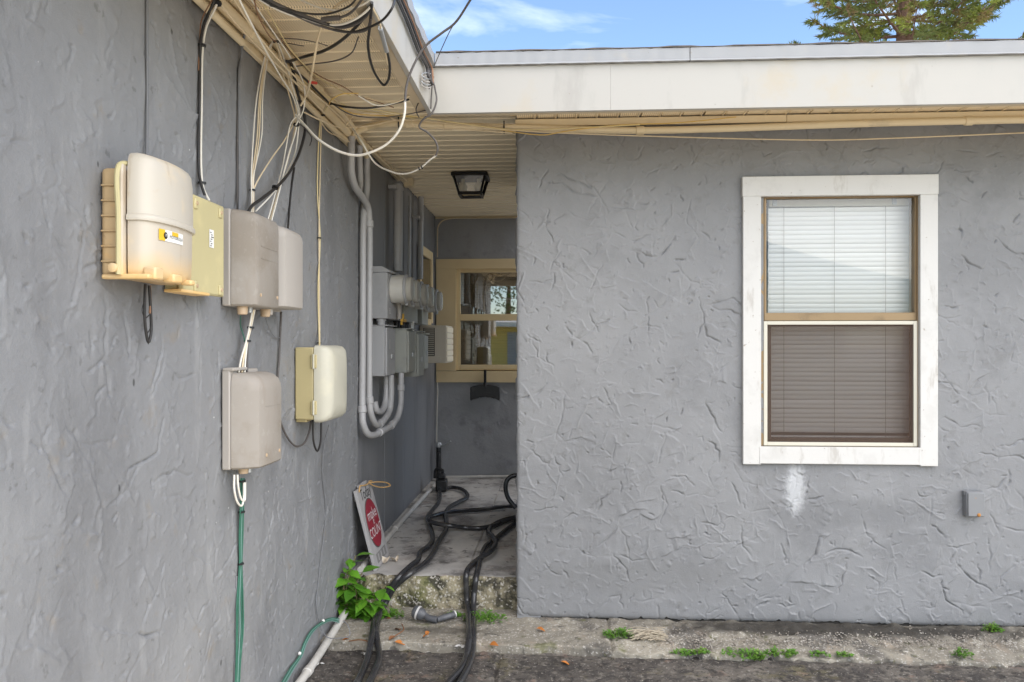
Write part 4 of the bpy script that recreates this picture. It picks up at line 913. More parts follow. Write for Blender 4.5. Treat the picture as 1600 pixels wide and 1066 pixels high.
# --- cream pipes along the eave and over the window
def pipe(name, pts, r, m, label, joints=(), n=12, seg=6, cat='pipe'):
    o = MB().tube(pts, r, n, seg).build(name, m, origin=pts[0], angle=70); tag(o, label, cat)
    for p, d in joints:
        d = Vector(d).normalized(); MB().lathe(Vector(p) - d * 0.02, d, [(r * 1.05, 0), (r * 1.22, 0.003), (r * 1.22, 0.037), (r * 1.05, 0.04)], 14).build('coupling', m, o)
    return o
zc_ = CEIL - 0.078
P1 = [Vector((2.9, RY - 0.03, CZ + 1.080)), Vector((1.6, RY - 0.03, CZ + 1.074)), PR(1000, 204, 0.03), PR(820, 200, 0.03), PR(700, 196.5, 0.03), PR(640, 194, 0.03), PR(605, 194, 0.02) , PL(572, 200, 0.11), PL(557, 207, 0.075), PL(550, 217, 0.06), PL(549, 228, 0.06)]
pipe('conduit_pipe', P1, 0.0175, cream, 'long cream conduit running under the eave above the window and elbowing down at the passage', [(P1[1] + Vector((.35, 0, 0.002)), (1, 0, 0)), (P1[2], (1, 0, 0)), (P1[4], (1, 0, 0)), (P1[5], (1, 0, 0))])
pipe('eave_pipe', [Vector((LX + 0.05, WE, CEIL - 0.090)), Vector((LX + 0.05, 2.0, CEIL - 0.092)), Vector((LX + 0.05, 3.2, CEIL - 0.093)), PL(543, 207, 0.055)], 0.020, cream, 'thick cream conduit along the left eave next to the wall', [((LX + 0.05, 2.58, CEIL - 0.0925), (0, 1, 0))])
pipe('eave_pipe', [Vector((LX + 0.055, WE, CEIL - 0.042)), Vector((LX + 0.055, 2.2, CEIL - 0.042)), Vector((LX + 0.058, 3.3, CEIL - 0.044)), Vector((LX + 0.062, 3.82, CEIL - 0.055)), PL(570, 232, 0.06), PL(573, 244, 0.05)], 0.017, cream, 'second cream conduit along the left eave, farther from the wall', [((LX + 0.055, 2.42, CEIL - 0.042), (0, 1, 0)), ((LX + 0.058, 3.3, CEIL - 0.044), (0, 1, 0))])
pipe('eave_pipe', [Vector((LX + 0.038, WE, CEIL - 0.135)), Vector((LX + 0.038, 1.9, CEIL - 0.135)), Vector((LX + 0.037, 2.54, CEIL - 0.136))], 0.013, cream, 'thin cream conduit stub ending where the grey wire drops', [])
pipe('eave_pipe', [Vector((LX + 0.036, 2.95, CEIL - 0.134)), Vector((LX + 0.036, 3.4, CEIL - 0.132)), Vector((LX + 0.036, 3.85, CEIL - 0.125))], 0.013, cream, 'short cream conduit against the wall just before the passage', [])
pipe('passage_pipe', [PL(572, 226, 0.07), PL(600, 253, 0.08), PL(622, 272, 0.085), PL(636, 283, 0.09)], 0.009, cream, 'thin cream pipe from the eave conduits to the small junction box', [])

# ================================================================== WIRES
EV = 'wires hanging from the left eave'
def L_(l, o): return [PL(x, y, o) for x, y in l]
def mix(*a):
    return [PL(x, y, v) if k == 'L' else PY(x, y, v) if k == 'Y' else PX(x, y, v) if k == 'X' else PZ(x, y, CZ + v) for x, y, k, v in a]
cable('wall_wire', [PL(229.5, -60, .008), PL(229.5, 60, .009), PL(230, 150, .008), PL(229, 250, .012)], 0.0035, grey_wire, 'thin grey painted wire running straight up the wall above the domed enclosure', 'wire')
cable('drop_cable', [PL(345, -20, .10), PL(338, 8, .09), PL(323, 40, .04), PL(317, 72, .012), PL(315, 160, .012), PL(314.5, 270, .012), PL(318, 295, .02), PL(327, 314, .04)], 0.0036, white_wire, 'white cable of the tied pair dropping to the yellow box', 'cable', EV)
cable('drop_cable', [PL(340, -20, .10), PL(333, 5, .09), PL(318, 40, .04), PL(313, 72, .010), PL(311.5, 160, .010), PL(311, 270, .010), PL(315, 290, .02), PL(320, 305, .03)], 0.0042, black_wire, 'black cable of the tied pair dropping to the yellow box', 'cable', EV)
cable('drop_cable', [PL(334, -5, .09), PL(315, 32, .03), PL(312, 60, .006), PL(310, 110, .006)], 0.002, brown_wire, 'thin brown wire beside the tied black and white pair', 'wire', EV)
tb = thing('tie_bundle', 'black cable ties round the black and white pair above the yellow box', 'cable tie', PL(315, 285, .012)); ties(tb, [(PL(315.5, 71, .012), (0, 0, 1)), (PL(315.5, 286, .014), (0, 0, 1)), (PL(340, 5, .095), (0, .4, 1))], 0.012)
cable('drop_cable', [PL(392, 36, .06), PL(385, 48, .055), PL(380, 62, .04), PL(377, 90, .012), PL(374, 108, .01), PL(373.5, 200, .01), PL(374, 290, .01), PL(374, 332, .02)], 0.0045, grey_wire, 'grey painted cable straight down to the two lobed box', 'cable', EV)
cable('drop_cable', [PL(376, 50, .02), PL(378, 75, .012), PL(373, 108, .006), PL(371, 200, .006), PL(371, 330, .01)], 0.003, dark_wire, 'dark thin cable next to the grey painted one', 'cable', EV)
for i, (m_, a, b, c, lab) in enumerate(((white_wire, 413, 398, 392.5, 'leftmost'), (cream_wire, 415, 404, 393.5, 'second'), (white_wire, 418, 411, 395, 'third'), (cream_wire, 416.5, 407, 396, 'fourth'))):
    cable('drop_cable', [PL(428 + i, 62, .12), PL(420 + i, 75, .07), PL(a, 92, .035), PL((a + b) / 2 - 4, 150, .02), PL(b - 2, 210, .016), PL(c, 282, .02), PL(c + .5, 300, .02), PL(c, 340, .03)], 0.0026, m_, '%s of the four pale wires fanning down between the eave and the two lobed box' % lab, 'wire', EV)
tb = thing('tie_bundle', 'black tie gathering the four pale wires above the two lobed box', 'cable tie', PL(394.5, 297, .02)); ties(tb, [(PL(394.5, 297, .02), (0, 0, 1))], 0.010)
for i, (m_, pts) in enumerate((
    (white_wire, [(355, -40, .25), (380, 12, .24), (410, 70, .2), (440, 122, .13), (458, 152, .1), (466, 180, .08), (462, 205, .06), (450, 245, .05), (436, 300, .05), (424, 346, .06)]),
    (cream_wire, [(431, 66, .13), (446, 110, .1), (458, 150, .08), (463, 178, .06), (458, 215, .05), (448, 255, .04), (433, 305, .04), (421, 346, .05)]),
    (white_wire, [(434, 66, .13), (450, 110, .1), (461, 150, .09), (468, 176, .08), (466, 205, .06), (462, 235, .05), (452, 262, .05), (428, 300, .05), (400, 330, .05)]),
    (cream_wire, [(433, 68, .12), (443, 118, .08), (455, 160, .06), (460, 185, .05), (447, 215, .04), (424, 248, .03), (404, 280, .025), (396, 296, .02)]))):
    cable('drop_cable', [PL(*p) for p in pts], 0.0029, m_, ['white wire coming steeply from the eave edge to the right of the two lobed box', 'cream wire bundled with white ones right of the fan of pale wires', 'white wire that runs beside the thick black cable', 'cream wire branching left to join the fan of pale wires'][i], 'wire', EV)
cable('drop_cable', [PL(*p) for p in [(448, 96, .12), (455, 100, .11), (459, 118, .1), (465, 145, .09), (475, 178, .08), (477, 200, .075), (470, 232, .07), (455, 265, .065), (435, 290, .06), (410, 310, .055), (392, 324, .05), (385, 340, .05)]], 0.006, black_wire, 'thick black cable bulging right before it enters the two lobed box', 'cable', EV)
cable('wall_wire', [PL(460, 262, .008), PL(456, 290, .008), PL(452, 330, .008), PL(450, 356, .02)], 0.004, black_wire, 'short black cable on the wall into the second lobe', 'cable', EV)
tb = thing('tie_bundle', 'black tie on the thick black cable', 'cable tie', PL(430, 292, .06)); ties(tb, [(PL(430, 293, .06), (0, .55, 1)), (PL(463, 195, .075), (0, .2, 1)), (PL(432, 65, .125), (0, .6, -1))], 0.012)
for i, dx in enumerate((0, 3.5)):
    cable('drop_cable', [PL(516 - dx, 160, .13), PL(508 - dx * .5, 172, .09), PL(501 + dx * .4, 186, .03), PL(497.5 + dx, 230, .012), PL(496 + dx, 300, .012), PL(498 - dx * .5 + 2, 370, .012), PL(497 + dx * .6, 450, .012), PL(498.5 + dx * .3, 520, .015), PL(499 + dx * .2, 544, .04)], 0.003, (pale_yellow_wire, cream_wire)[i], ('pale yellow wire running straight down to the cream box', 'cream wire twinned with the pale yellow one down to the cream box')[i], 'wire', EV)
tb = thing('tie_bundle', 'black ties on the pale yellow wires above the cream box', 'cable tie', PL(498, 536, .015)); ties(tb, [(PL(499, 372, .013), (0, 0, 1)), (PL(499, 536, .02), (0, 0, 1)), (PL(505, 180, .06), (0, -.6, 1)), (PL(515, 162, .13), (.3, -.6, .8))], 0.009)
# below the boxes
cable('wall_wire', mix((439, 488, 'L', .03), (438.5, 505, 'L', .015), (436, 560, 'L', .01), (433, 610, 'L', .01), (436, 650, 'L', .012), (447, 680, 'L', .015), (462, 697, 'L', .02), (476, 692, 'L', .03), (484, 672, 'L', .04), (486, 658, 'L', .05)), 0.0042, dark_wire, 'dark cable looping from the two lobed box to below the cream box', 'cable')
for i in range(4):
    dx = (-5, -1.5, 1.5, 4.5)[i]
    cable('link_wire', [PL(397 + dx * .5, 484, .05), PL(392 + dx * .4, 510, .04), PL(386 + dx * .35, 535, .035), PL(382 + dx, 560, .035), PL(380 + dx * 1.4, 582, .04)], 0.0034, (white_wire, cream_wire, white_wire, dark_wire)[i], ('leftmost white wire', 'cream wire', 'white wire', 'dark wire')[i] + ' of the bundle linking the two stacked grey boxes, ' + ('on the left', 'second', 'third', 'rightmost')[i], 'wire', 'wires between the stacked grey boxes')
tb = thing('tie_bundle', 'black ties on the bundle between the two stacked grey boxes', 'cable tie', PL(386, 533, .035)); ties(tb, [(PL(391.5, 512, .04), (0, .1, 1)), (PL(386.5, 533, .035), (0, .1, 1))], 0.012)
cable('ground_wire', [PL(376, 494, .05), PL(376, 510, .03), PL(381, 526, .03), PL(384, 540, .03)], 0.0018, green_wire, 'thin green wire below the two lobed box', 'wire')
cable('ground_wire', [PL(413, 490, .05), PL(420, 512, .02), PL(430, 527, .01), PL(438, 528, .01)], 0.0018, grey_wire, 'thin grey wire slanting from the second lobe to the dark cable', 'wire')
# dangling cable under the domed enclosure
for i, (pts, m_, r) in enumerate(([[(227, 444), (226, 480), (227, 510), (232, 535), (236, 520), (235, 480), (233, 446)], black_wire, 0.0036], [[(226, 470), (222, 485), (227, 497), (235, 492), (236, 510), (229, 525), (232, 538)], black_wire, 0.0014], [[(234, 446), (235, 470), (234, 490)], brown_wire, 0.003])):
    cable('dangling_cable', [PL(x, y, .03) for x, y in pts], r, m_, ('black cable loop dangling below the domed enclosure', 'thin black wire twisted round the dangling loop', 'short brown cable end beside the dangling loop')[i], 'cable')
# below the lower box: white loops and the green bundle
for i, pts in enumerate(([(366, 742), (366, 765), (371, 785), (378, 790), (381, 775), (381, 752)], [(371, 742), (372, 760), (377, 780), (382, 782), (383, 765), (383, 750)])):
    cable('wire_loop', [PL(x, y, .05) for x, y in pts], 0.0036, white_wire, ('outer', 'inner')[i] + ' white wire loop below the lower grey box', 'wire')
GW = 'green wires running down the left wall'
for i in range(5):
    d = i - 2
    cable('green_wire', [PL(379 + d * 1.2, 748, .045), PL(378 + d * 1.2, 790, .02), PL(376.5 + d * 1.3, 840, .012), PL(376 + d * .9, 880, .012), PL(374.5 + d * 2.2 + random.uniform(-1, 1), 940, .012), PL(374.5 + d * 2.6 + random.uniform(-1, 1), 980, .012), PL(372 + d * 1.6, 1040, .012), PL(370 + d * 1.5, 1090, .012)], 0.0026, (green_wire, green_wire, teal_wire, green_wire, green_wire)[i], ('leftmost', 'second', 'faded middle', 'fourth', 'rightmost')[i] + ' green wire of the bundle hanging down from the lower grey box', 'wire', GW)
tb = thing('tie_bundle', 'black ties on the green wire bundle', 'cable tie', PL(375, 880, .012)); ties(tb, [(PL(377.5, 800, .018), (0, 0, 1)), (PL(376, 881, .013), (0, 0, 1)), (PL(379, 752, .045), (0, 0, 1))], 0.011)
cable('wall_wire', [PL(369, 900, .006), PL(368, 1000, .006), PL(366, 1090, .006)], 0.004, grey_wire, 'grey painted wire behind the green bundle', 'wire')
for i in range(4):
    d = i - 1.5
    cable('green_wire', [PL(436 + d * 2.4, 1080, .02), PL(456 + d * 2, 1045, .018), PL(470 + d * 1.4, 1024, .016), PL(477 + d * 1.4, 1005, .015), PL(488 + d * 1.6, 986, .015), PL(503 + d * .5, 974 + d, .02), PL(518, 968 + d * 1.5, .03), PL(530, 970 + d * 2, .05)], 0.0025, (green_wire, teal_wire, green_wire, teal_wire)[i], ('lowest', 'second', 'third', 'topmost')[i] + ' green wire of the bundle along the foot of the left wall', 'wire', 'green wires at the foot of the wall')
for x, y in ((468, 1021), (505, 970)):
    o = MB().ico(PL(x, y, .02), 0.008).build('wire_clip', white_plastic); tag(o, 'white wire clip on the green wires, %s' % ('nearer the camera' if x < 480 else 'closer to the weeds'), 'clip')
for i, pts in enumerate(([(489, 656), (490, 690), (496, 705), (501, 690), (502, 660)],)):
    cable('dangling_cable', [PL(x, y, .06) for x, y in pts], 0.0042, black_wire, 'black cable loop hanging below the cream box', 'cable')
cable('ground_wire', mix((514, 664, 'L', .05), (507, 690, 'L', .015), (504, 740, 'L', .008), (509, 800, 'L', .008), (503, 860, 'L', .008), (496, 920, 'L', .008), (494, 942, 'L', .01), (497, 965, 'L', .012), (503, 985, 'L', .02), (512, 996, 'L', .05), (530, 997, 'L', .09), (546, 994, 'L', .13), (544, 978, 'L', .12), (536, 970, 'L', .09)), 0.0022, grey_wire, 'thin grey earth wire wandering down to the weeds', 'wire')
# fascia, soffit and passage-mouth cables
FC = 'cables gathered on the left fascia'
for i, (x0_, x1_, m_, r) in enumerate(((620, 668, black_wire, .004), (623, 670, dark_wire, .0055), (627, 673, black_wire, .005), (630, 676, brown_wire, .0045))):
    cable('fascia_cable', [PX(x0_ - 30, -60, FX + .012), PX(x0_, 0, FX + .012), PX((x0_ * 2 + x1_) / 3, 36, FX + .012 + .001 * i), PX((x0_ + x1_ * 2) / 3, 78, FX + .012), PX(x1_ - 1, 108, FX + .014), PX(x1_, 118, FX + .02), PX(675 + (i % 2), 132, FX + .03)], r, m_, ('lowest black', 'second dark', 'third black', 'topmost brown')[i] + ' cable running along the left fascia to the corner knot', 'cable', FC)
for i in range(4):
    cable('fascia_hook', [PX(674, 116 + i * 5, FX + .02), PX(664, 114 + i * 5, FX + .015), PX(659, 118 + i * 5, FX + .01), PX(664, 122 + i * 5, FX + .02), PX(674, 124 + i * 4, FX + .025)], 0.0022, (steel, nid_light)[i % 2], ('topmost', 'second', 'third', 'lowest')[i] + ' wire hook curling out of the corner knot on the fascia', 'wire hook', 'wire hooks at the fascia corner')
cable('overhead_cable', mix((790, -90, 'Y', 2.3), (735, 0, 'Y', 2.5), (710, 37, 'Y', 2.58), (690, 52, 'Y', 2.6), (664, 73, 'Y', 2.62), (645, 105, 'Y', 2.62), (635, 135, 'Y', 2.62), (633, 160, 'Y', 2.62)), 0.0042, dark_wire, 'dark cable coming down out of the sky across the fascia corner', 'cable')
cable('loop_cable', mix((633, 158, 'Y', 2.62), (632, 178, 'Y', 2.63), (624, 203, 'Y', 2.65), (605, 225, 'Y', 2.68), (580, 238, 'Y', 2.7), (558, 243, 'Y', 2.72), (530, 237, 'Y', 2.74), (500, 220, 'Y', 2.76), (480, 200, 'L', .17), (462, 180, 'L', .11)), 0.0045, white_wire, 'white cable sagging in a wide loop below the eave', 'cable')
cable('overhead_cable', mix((712, 34, 'Y', 2.58), (705, 45, 'Y', 2.65), (692, 72, 'Y', 2.9), (679, 102, 'Y', 3.2)), 0.0018, dark_wire, 'thin wire branching from the sky cable to the fascia corner', 'wire')
cable('loop_cable', mix((470, 165, 'L', .12), (478, 150, 'Y', 2.85), (488, 110, 'Y', 2.6), (497, 60, 'Y', 2.5), (508, 30, 'Y', 2.45), (528, 8, 'Y', 2.45), (552, -3, 'Y', 2.45), (572, 4, 'Y', 2.48), (582, 14, 'Y', 2.5), (590, 28, 'Y', 2.52), (598, 55, 'Y', 2.6)), 0.0042, cream_wire, 'cream cable arching up across the soffit', 'cable')
cable('loop_cable', mix((548, 195, 'L', .13), (565, 222, 'L', .2), (585, 254, 'Y', 3.5), (610, 268, 'Y', 3.45), (632, 272, 'Y', 3.4), (655, 264, 'Y', 3.35), (672, 250, 'Y', 3.3), (682, 243, 'Y', 3.28)), 0.004, white_wire, 'white cable looping low across the passage mouth', 'cable')
cable('loop_cable', mix((681, 244, 'Y', 3.28), (684, 232, 'Y', 3.27), (680, 220, 'Y', 3.27), (668, 207, 'Y', 3.26), (655, 198, 'Y', 3.25), (662, 186, 'Y', 3.24), (674, 178, 'Y', 3.24), (682, 158, 'Y', 3.25), (680, 140, 'Y', 3.27), (676, 124, 'Y', 3.29)), 0.004, dark_wire, 'dark wavy cable hanging from the fascia corner', 'cable')
tb = thing('tie_bundle', 'black sleeve on the white cable looping low', 'cable tie', PY(656, 262, 3.35)); ties(tb, [(PY(655, 263.5, 3.35), (.8, 0, .35)), (PY(659, 261.5, 3.34), (.8, 0, .35))], 0.0075)
SB = 'black cables strung under the left soffit'
for i, dy in enumerate((0, 4, -4)):
    cable('soffit_cable', mix((392, -14 + dy, 'Z', .99), (420, 4 + dy, 'Z', 1.0), (450, 18 + dy, 'Z', 1.0), (480, 28 + dy * .5, 'Z', 1.0), (500, 35 + dy * .4, 'Z', .99), (530, 41 - dy * .6, 'Z', .98), (555, 34 - dy, 'Z', .98), (572, 22 - dy, 'Z', .99), (581, 8, 'Z', 1.0)), (.0055, .0036, .0042)[i], (black_wire, white_wire, dark_wire)[i], ('thick black', 'white', 'dark')[i] + ' cable of the bundle swagged across the soffit at the top of the picture', 'cable', SB)
cable('soffit_cable', mix((452, 96, 'L', .15), (478, 88, 'Z', 1.06), (505, 80, 'Z', 1.03), (535, 62, 'Z', 1.0), (560, 38, 'Z', 1.0), (572, 22, 'Z', 1.0), (581, 6, 'Z', 1.01)), 0.0055, black_wire, 'black cable rising across the soffit from the pale wires to the fascia', 'cable', SB)
cable('soffit_cable', mix((581, 4, 'Z', 1.0), (578, 40, 'Z', .99), (575, 70, 'Z', .98), (580, 100, 'Z', .97), (590, 122, 'Z', .97), (600, 133, 'Z', .97), (607, 124, 'Z', .97), (609, 105, 'Z', .98), (606, 85, 'Z', .98), (600, 60, 'Z', .99), (597, 50, 'Z', .99)), 0.0046, black_wire, 'black cable hanging as a narrow loop inside the left fascia', 'cable', SB)
o = MB().tube(mix((594, 44, 'Z', .985), (599, 62, 'Z', .985), (604, 80, 'Z', .98)), 0.0075, 10).build('splice', steel); tag(o, 'grey splice sleeve on the narrow black loop', 'cable splice')
o = MB().tube(mix((503, 31, 'Z', .985), (518, 29, 'Z', .985), (531, 28, 'Z', .985)), 0.0078, 10).build('splice', dark_wire); tag(o, 'dark splice sleeve on the swagged bundle', 'cable splice')
cable('soffit_cable', mix((531, 28, 'Z', .985), (545, 22, 'Z', .985), (556, 12, 'Z', .985), (566, -2, 'Z', .985)), 0.0038, dark_wire, 'dark cable leading from the splice to the top of the picture', 'cable', SB)
cable('soffit_cable', mix((514, 161, 'L', .14), (540, 167, 'Y', 3.1), (575, 169, 'Y', 3.1), (610, 163, 'Y', 3.15), (640, 155, 'Y', 3.2), (660, 145, 'Y', 3.24), (673, 134, 'Y', 3.27), (677, 120, 'Y', 3.29)), 0.0045, black_wire, 'black cable from the eave pipes to the fascia corner', 'cable', SB)
cable('soffit_cable', mix((580, 30, 'Z', .99), (570, 48, 'Z', .985), (540, 50, 'Z', .98), (505, 42, 'Z', .99), (470, 28, 'Z', 1.0), (430, 5, 'Z', 1.0), (410, -10, 'Z', 1.0)), 0.004, dark_wire, 'dark cable hanging lowest in the swagged bundle', 'cable', SB)
cable('soffit_cable', mix((617, -6, 'X', FX + .05), (612, 14, 'Z', .975), (596, 33, 'Z', .975), (576, 43, 'Z', .975), (550, 50, 'Z', .975), (520, 46, 'Z', .98)), 0.0038, black_wire, 'black cable curving over the fascia edge into the bundle', 'cable', SB)
cable('twig_wire', mix((440, 62, 'L', .16), (455, 82, 'Z', 1.1), (478, 105, 'Z', 1.11), (505, 122, 'Z', 1.11), (535, 135, 'Z', 1.115), (560, 150, 'Z', 1.12), (585, 158, 'Z', 1.12), (615, 168, 'Z', 1.12)), 0.0022, brown_wire, 'thin brown twig like wire under the soffit', 'wire')
cable('eave_cable', mix((456, 108, 'L', .13), (475, 122, 'L', .13), (495, 142, 'L', .13), (514, 161, 'L', .14)), 0.0045, black_wire, 'black cable lying along the eave pipes', 'cable')
o = MB().tube([PL(484, 128, .14), PL(494, 130, .145)], 0.006, 8, smooth=False).build('tag', red_plastic); tag(o, 'small red plastic tag on the eave pipes', 'tag')
for i, (pts, m_, r, lab) in enumerate((
    ([(513, 165, 'L', .14), (522, 153, 'Y', 3.0), (535, 147, 'Y', 3.0), (560, 146, 'Y', 3.05)], yellow_wire, .0024, 'short yellow wire curling up over the eave pipes'),
    ([(524, 155, 'Y', 3.1), (535, 175, 'Y', 3.3), (548, 195, 'Y', 3.5), (556, 215, 'L', .12)], cream_wire, .0032, 'cream wire crossing down to the conduit elbow'),
    ([(530, 168, 'Y', 3.2), (555, 178, 'Y', 3.35), (600, 181, 'Y', 3.4), (640, 182, 'Y', 3.5), (700, 190, 'Y', 3.75), (760, 199, 'R', 0), (800, 206, 'R', 0), (850, 211, 'R', 0), (880, 206, 'R', 0), (960, 196, 'R', 0), (1060, 192, 'R', 0), (1150, 183, 'R', 0)], yellow_wire, .0026, 'yellow wire draped along the cream conduit over the passage'),
    ([(476, 176, 'L', .1), (505, 190, 'Y', 3.2), (540, 200, 'Y', 3.5), (580, 196, 'Y', 3.6), (620, 188, 'Y', 3.7), (680, 191, 'Y', 3.76), (790, 203, 'R', 0), (900, 209, 'R', 0), (1050, 214, 'R', 0), (1200, 218, 'R', 0), (1300, 219, 'R', 0), (1400, 216, 'R', 0), (1500, 212, 'R', 0), (1640, 206, 'R', 0)], cream_wire, .0032, 'long cream wire sagging across the top of the window wall'),
    ([(560, 168, 'Y', 3.25), (600, 174, 'Y', 3.35), (650, 182, 'Y', 3.5), (720, 193, 'Y', 3.75), (790, 202, 'R', 0), (830, 203, 'R', 0), (900, 200, 'R', 0), (1000, 195, 'R', 0)], pale_yellow_wire, .003, 'pale yellow wire lying on top of the cream conduit'),
    ([(640, 150, 'Y', 3.1), (625, 158, 'Y', 3.1), (600, 160, 'Y', 3.12), (570, 152, 'Y', 3.1)], cream_wire, .003, 'short cream wire end under the fascia'),
    ([(404, 90, 'L', .05), (432, 105, 'Z', 1.08), (436, 68, 'Z', 1.1), (475, 72, 'Z', 1.1)], dark_wire, .0016, 'thin dark tie end sticking out over the soffit'))):
    P_ = [PR(x, y, .055) if k == 'R' else mix((x, y, k, v))[0] for x, y, k, v in pts]
    if i == 6: P_ = P_[1:]
    cable('eave_wire', P_, r, m_, lab, 'wire')
MW = 'thin loose wires under the left eave'
for i, (pts, m_, r, lab) in enumerate((
    ([(360, -10, 'L', .12), (392, 40, 'L', .13), (430, 88, 'L', .15), (470, 128, 'L', .15), (520, 172, 'L', .15), (552, 205, 'L', .12)], cream_wire, .0032, 'cream wire lying along the eave pipes for their whole length'),
    ([(385, -12, 'L', .15), (420, 40, 'L', .16), (455, 92, 'L', .15), (476, 140, 'L', .12), (474, 172, 'L', .1), (462, 196, 'L', .08)], white_wire, .0026, 'thin white wire slanting from the soffit into the pale bundle'),
    ([(396, -8, 'L', .2), (402, 20, 'L', .18), (420, 55, 'L', .15), (431, 66, 'L', .13)], brown_wire, .0022, 'short brown wire dropping from the soffit to the tied knot'),
    ([(440, 60, 'L', .14), (470, 62, 'Z', 1.08), (500, 68, 'Z', 1.08), (512, 72, 'Z', 1.08)], dark_wire, .0018, 'stray dark wire end poking out along the soffit'),
    ([(455, 105, 'L', .14), (490, 138, 'Z', 1.08), (524, 158, 'Z', 1.07), (560, 172, 'Z', 1.06), (606, 178, 'Y', 3.4), (650, 186, 'Y', 3.6)], pale_yellow_wire, .0024, 'pale yellow wire trailing from the pale bundle to the conduit elbow'),
    ([(516, 160, 'L', .15), (545, 178, 'Y', 3.2), (590, 184, 'Y', 3.3), (640, 178, 'Y', 3.3), (668, 172, 'Y', 3.3)], dark_wire, .0026, 'dark wire crossing just under the passage soffit edge'),
    ([(466, 192, 'L', .08), (480, 205, 'L', .08), (487, 218, 'L', .07), (484, 228, 'L', .06)], black_wire, .002, 'short black tie tail sticking out of the pale bundle'),
    ([(420, 8, 'Z', 1.0), (470, 20, 'Z', .99), (510, 22, 'Z', .985), (545, 10, 'Z', .985), (560, -6, 'Z', .985)], black_wire, .003, 'thin black cable at the very top of the swagged bundle'),
    ([(582, 12, 'Z', 1.0), (592, 32, 'Z', .99), (600, 70, 'Z', .98), (605, 100, 'Z', .975)], cream_wire, .003, 'cream tail hanging beside the narrow black loop'),
    ([(560, 150, 'Y', 3.0), (590, 165, 'Y', 3.1), (620, 160, 'Y', 3.12), (636, 152, 'Y', 3.12)], white_wire, .0028, 'thin white wire end curving up to the fascia'))):
    cable('loose_wire', mix(*pts), r, m_, lab, 'wire', MW)
for i, (pts, m_, r, lab) in enumerate((
    ([(330, -12, 'L', .07), (365, 32, 'L', .09), (402, 72, 'L', .1), (440, 108, 'L', .11), (478, 146, 'L', .11), (508, 178, 'L', .1)], cream_wire, .0036, 'cream wire hugging the lower eave pipe'),
    ([(405, -6, 'L', .2), (428, 34, 'L', .17), (450, 72, 'L', .16), (470, 96, 'L', .16), (505, 126, 'Z', 1.1), (548, 150, 'Z', 1.1)], pale_yellow_wire, .0024, 'pale yellow wire wandering over the soffit'),
    ([(540, 196, 'L', .14), (556, 180, 'Y', 3.5), (585, 176, 'Y', 3.5), (625, 190, 'Y', 3.55), (655, 200, 'Y', 3.6), (700, 201, 'Y', 3.74), (800, 208, 'Y', 3.8)], cream_wire, .0028, 'cream wire running under the long conduit across the passage mouth'),
    ([(470, 0, 'Z', 1.06), (500, 12, 'Z', 1.03), (535, 16, 'Z', 1.0), (565, 8, 'Z', 1.0), (583, -4, 'Z', 1.0)], white_wire, .0032, 'white cable above the swagged black bundle'),
    ([(560, 58, 'Z', 1.05), (548, 84, 'Z', 1.06), (520, 96, 'Z', 1.08), (488, 100, 'Z', 1.08), (462, 104, 'L', .14)], dark_wire, .0026, 'dark wire curving back from the soffit to the pale bundle'),
    ([(672, 130, 'Y', 3.25), (660, 150, 'Y', 3.22), (650, 172, 'Y', 3.2), (655, 184, 'Y', 3.2)], black_wire, .0024, 'short black wire hanging from the fascia corner knot'),
    ([(676, 126, 'Y', 3.27), (674, 150, 'Y', 3.27), (673, 170, 'Y', 3.27)], dark_wire, .003, 'straight dark wire end below the corner knot'),
    ([(498, 186, 'L', .05), (512, 205, 'L', .05), (530, 214, 'L', .05), (546, 222, 'L', .06)], cream_wire, .0026, 'short cream wire from the pale yellow pair to the elbow'),
    ([(468, 178, 'L', .09), (455, 192, 'L', .06), (448, 225, 'L', .04), (441, 262, 'L', .03), (428, 310, 'L', .04), (418, 346, 'L', .05)], white_wire, .0026, 'white wire leftmost of the bundle into the second lobe'))):
    cable('stray_wire', mix(*pts), r, m_, lab, 'wire', MW)
for px in (624, 788):
    p = PR(px, 195 if px < 700 else 202, .03)
    o = MB().lathe(p - Vector((.004, 0, 0)), (1, 0, 0), [(0.0215, 0), (0.0215, 0.006)], 14).box(p + Vector((-.003, -.022, .0)), p + Vector((.003, -.016, .035))).build('pipe_tie', black_metal); tag(o, 'black tie round the cream conduit, %s' % ('near its elbow' if px < 700 else 'near the wall corner'), 'cable tie')
cable('corner_cable', [PB(806, 340.5, .03), PB(740, 341, .03), PB(705, 341.5, .03), PB(692, 345, .03), PB(685, 353, .03), PB(683.5, 370, .03), PB(683.5, 402, .03)], 0.006, cream_wire, 'cream cable bent round the top corner of the end wall', 'cable')
cable('corner_cable', [PB(683.5, 598, .03), PB(684, 612, .02), PB(683, 640, .02), PB(682.5, 690, .02), PB(683, 705, .02)], 0.004, white_wire, 'white cable down the corner below the end window', 'cable')

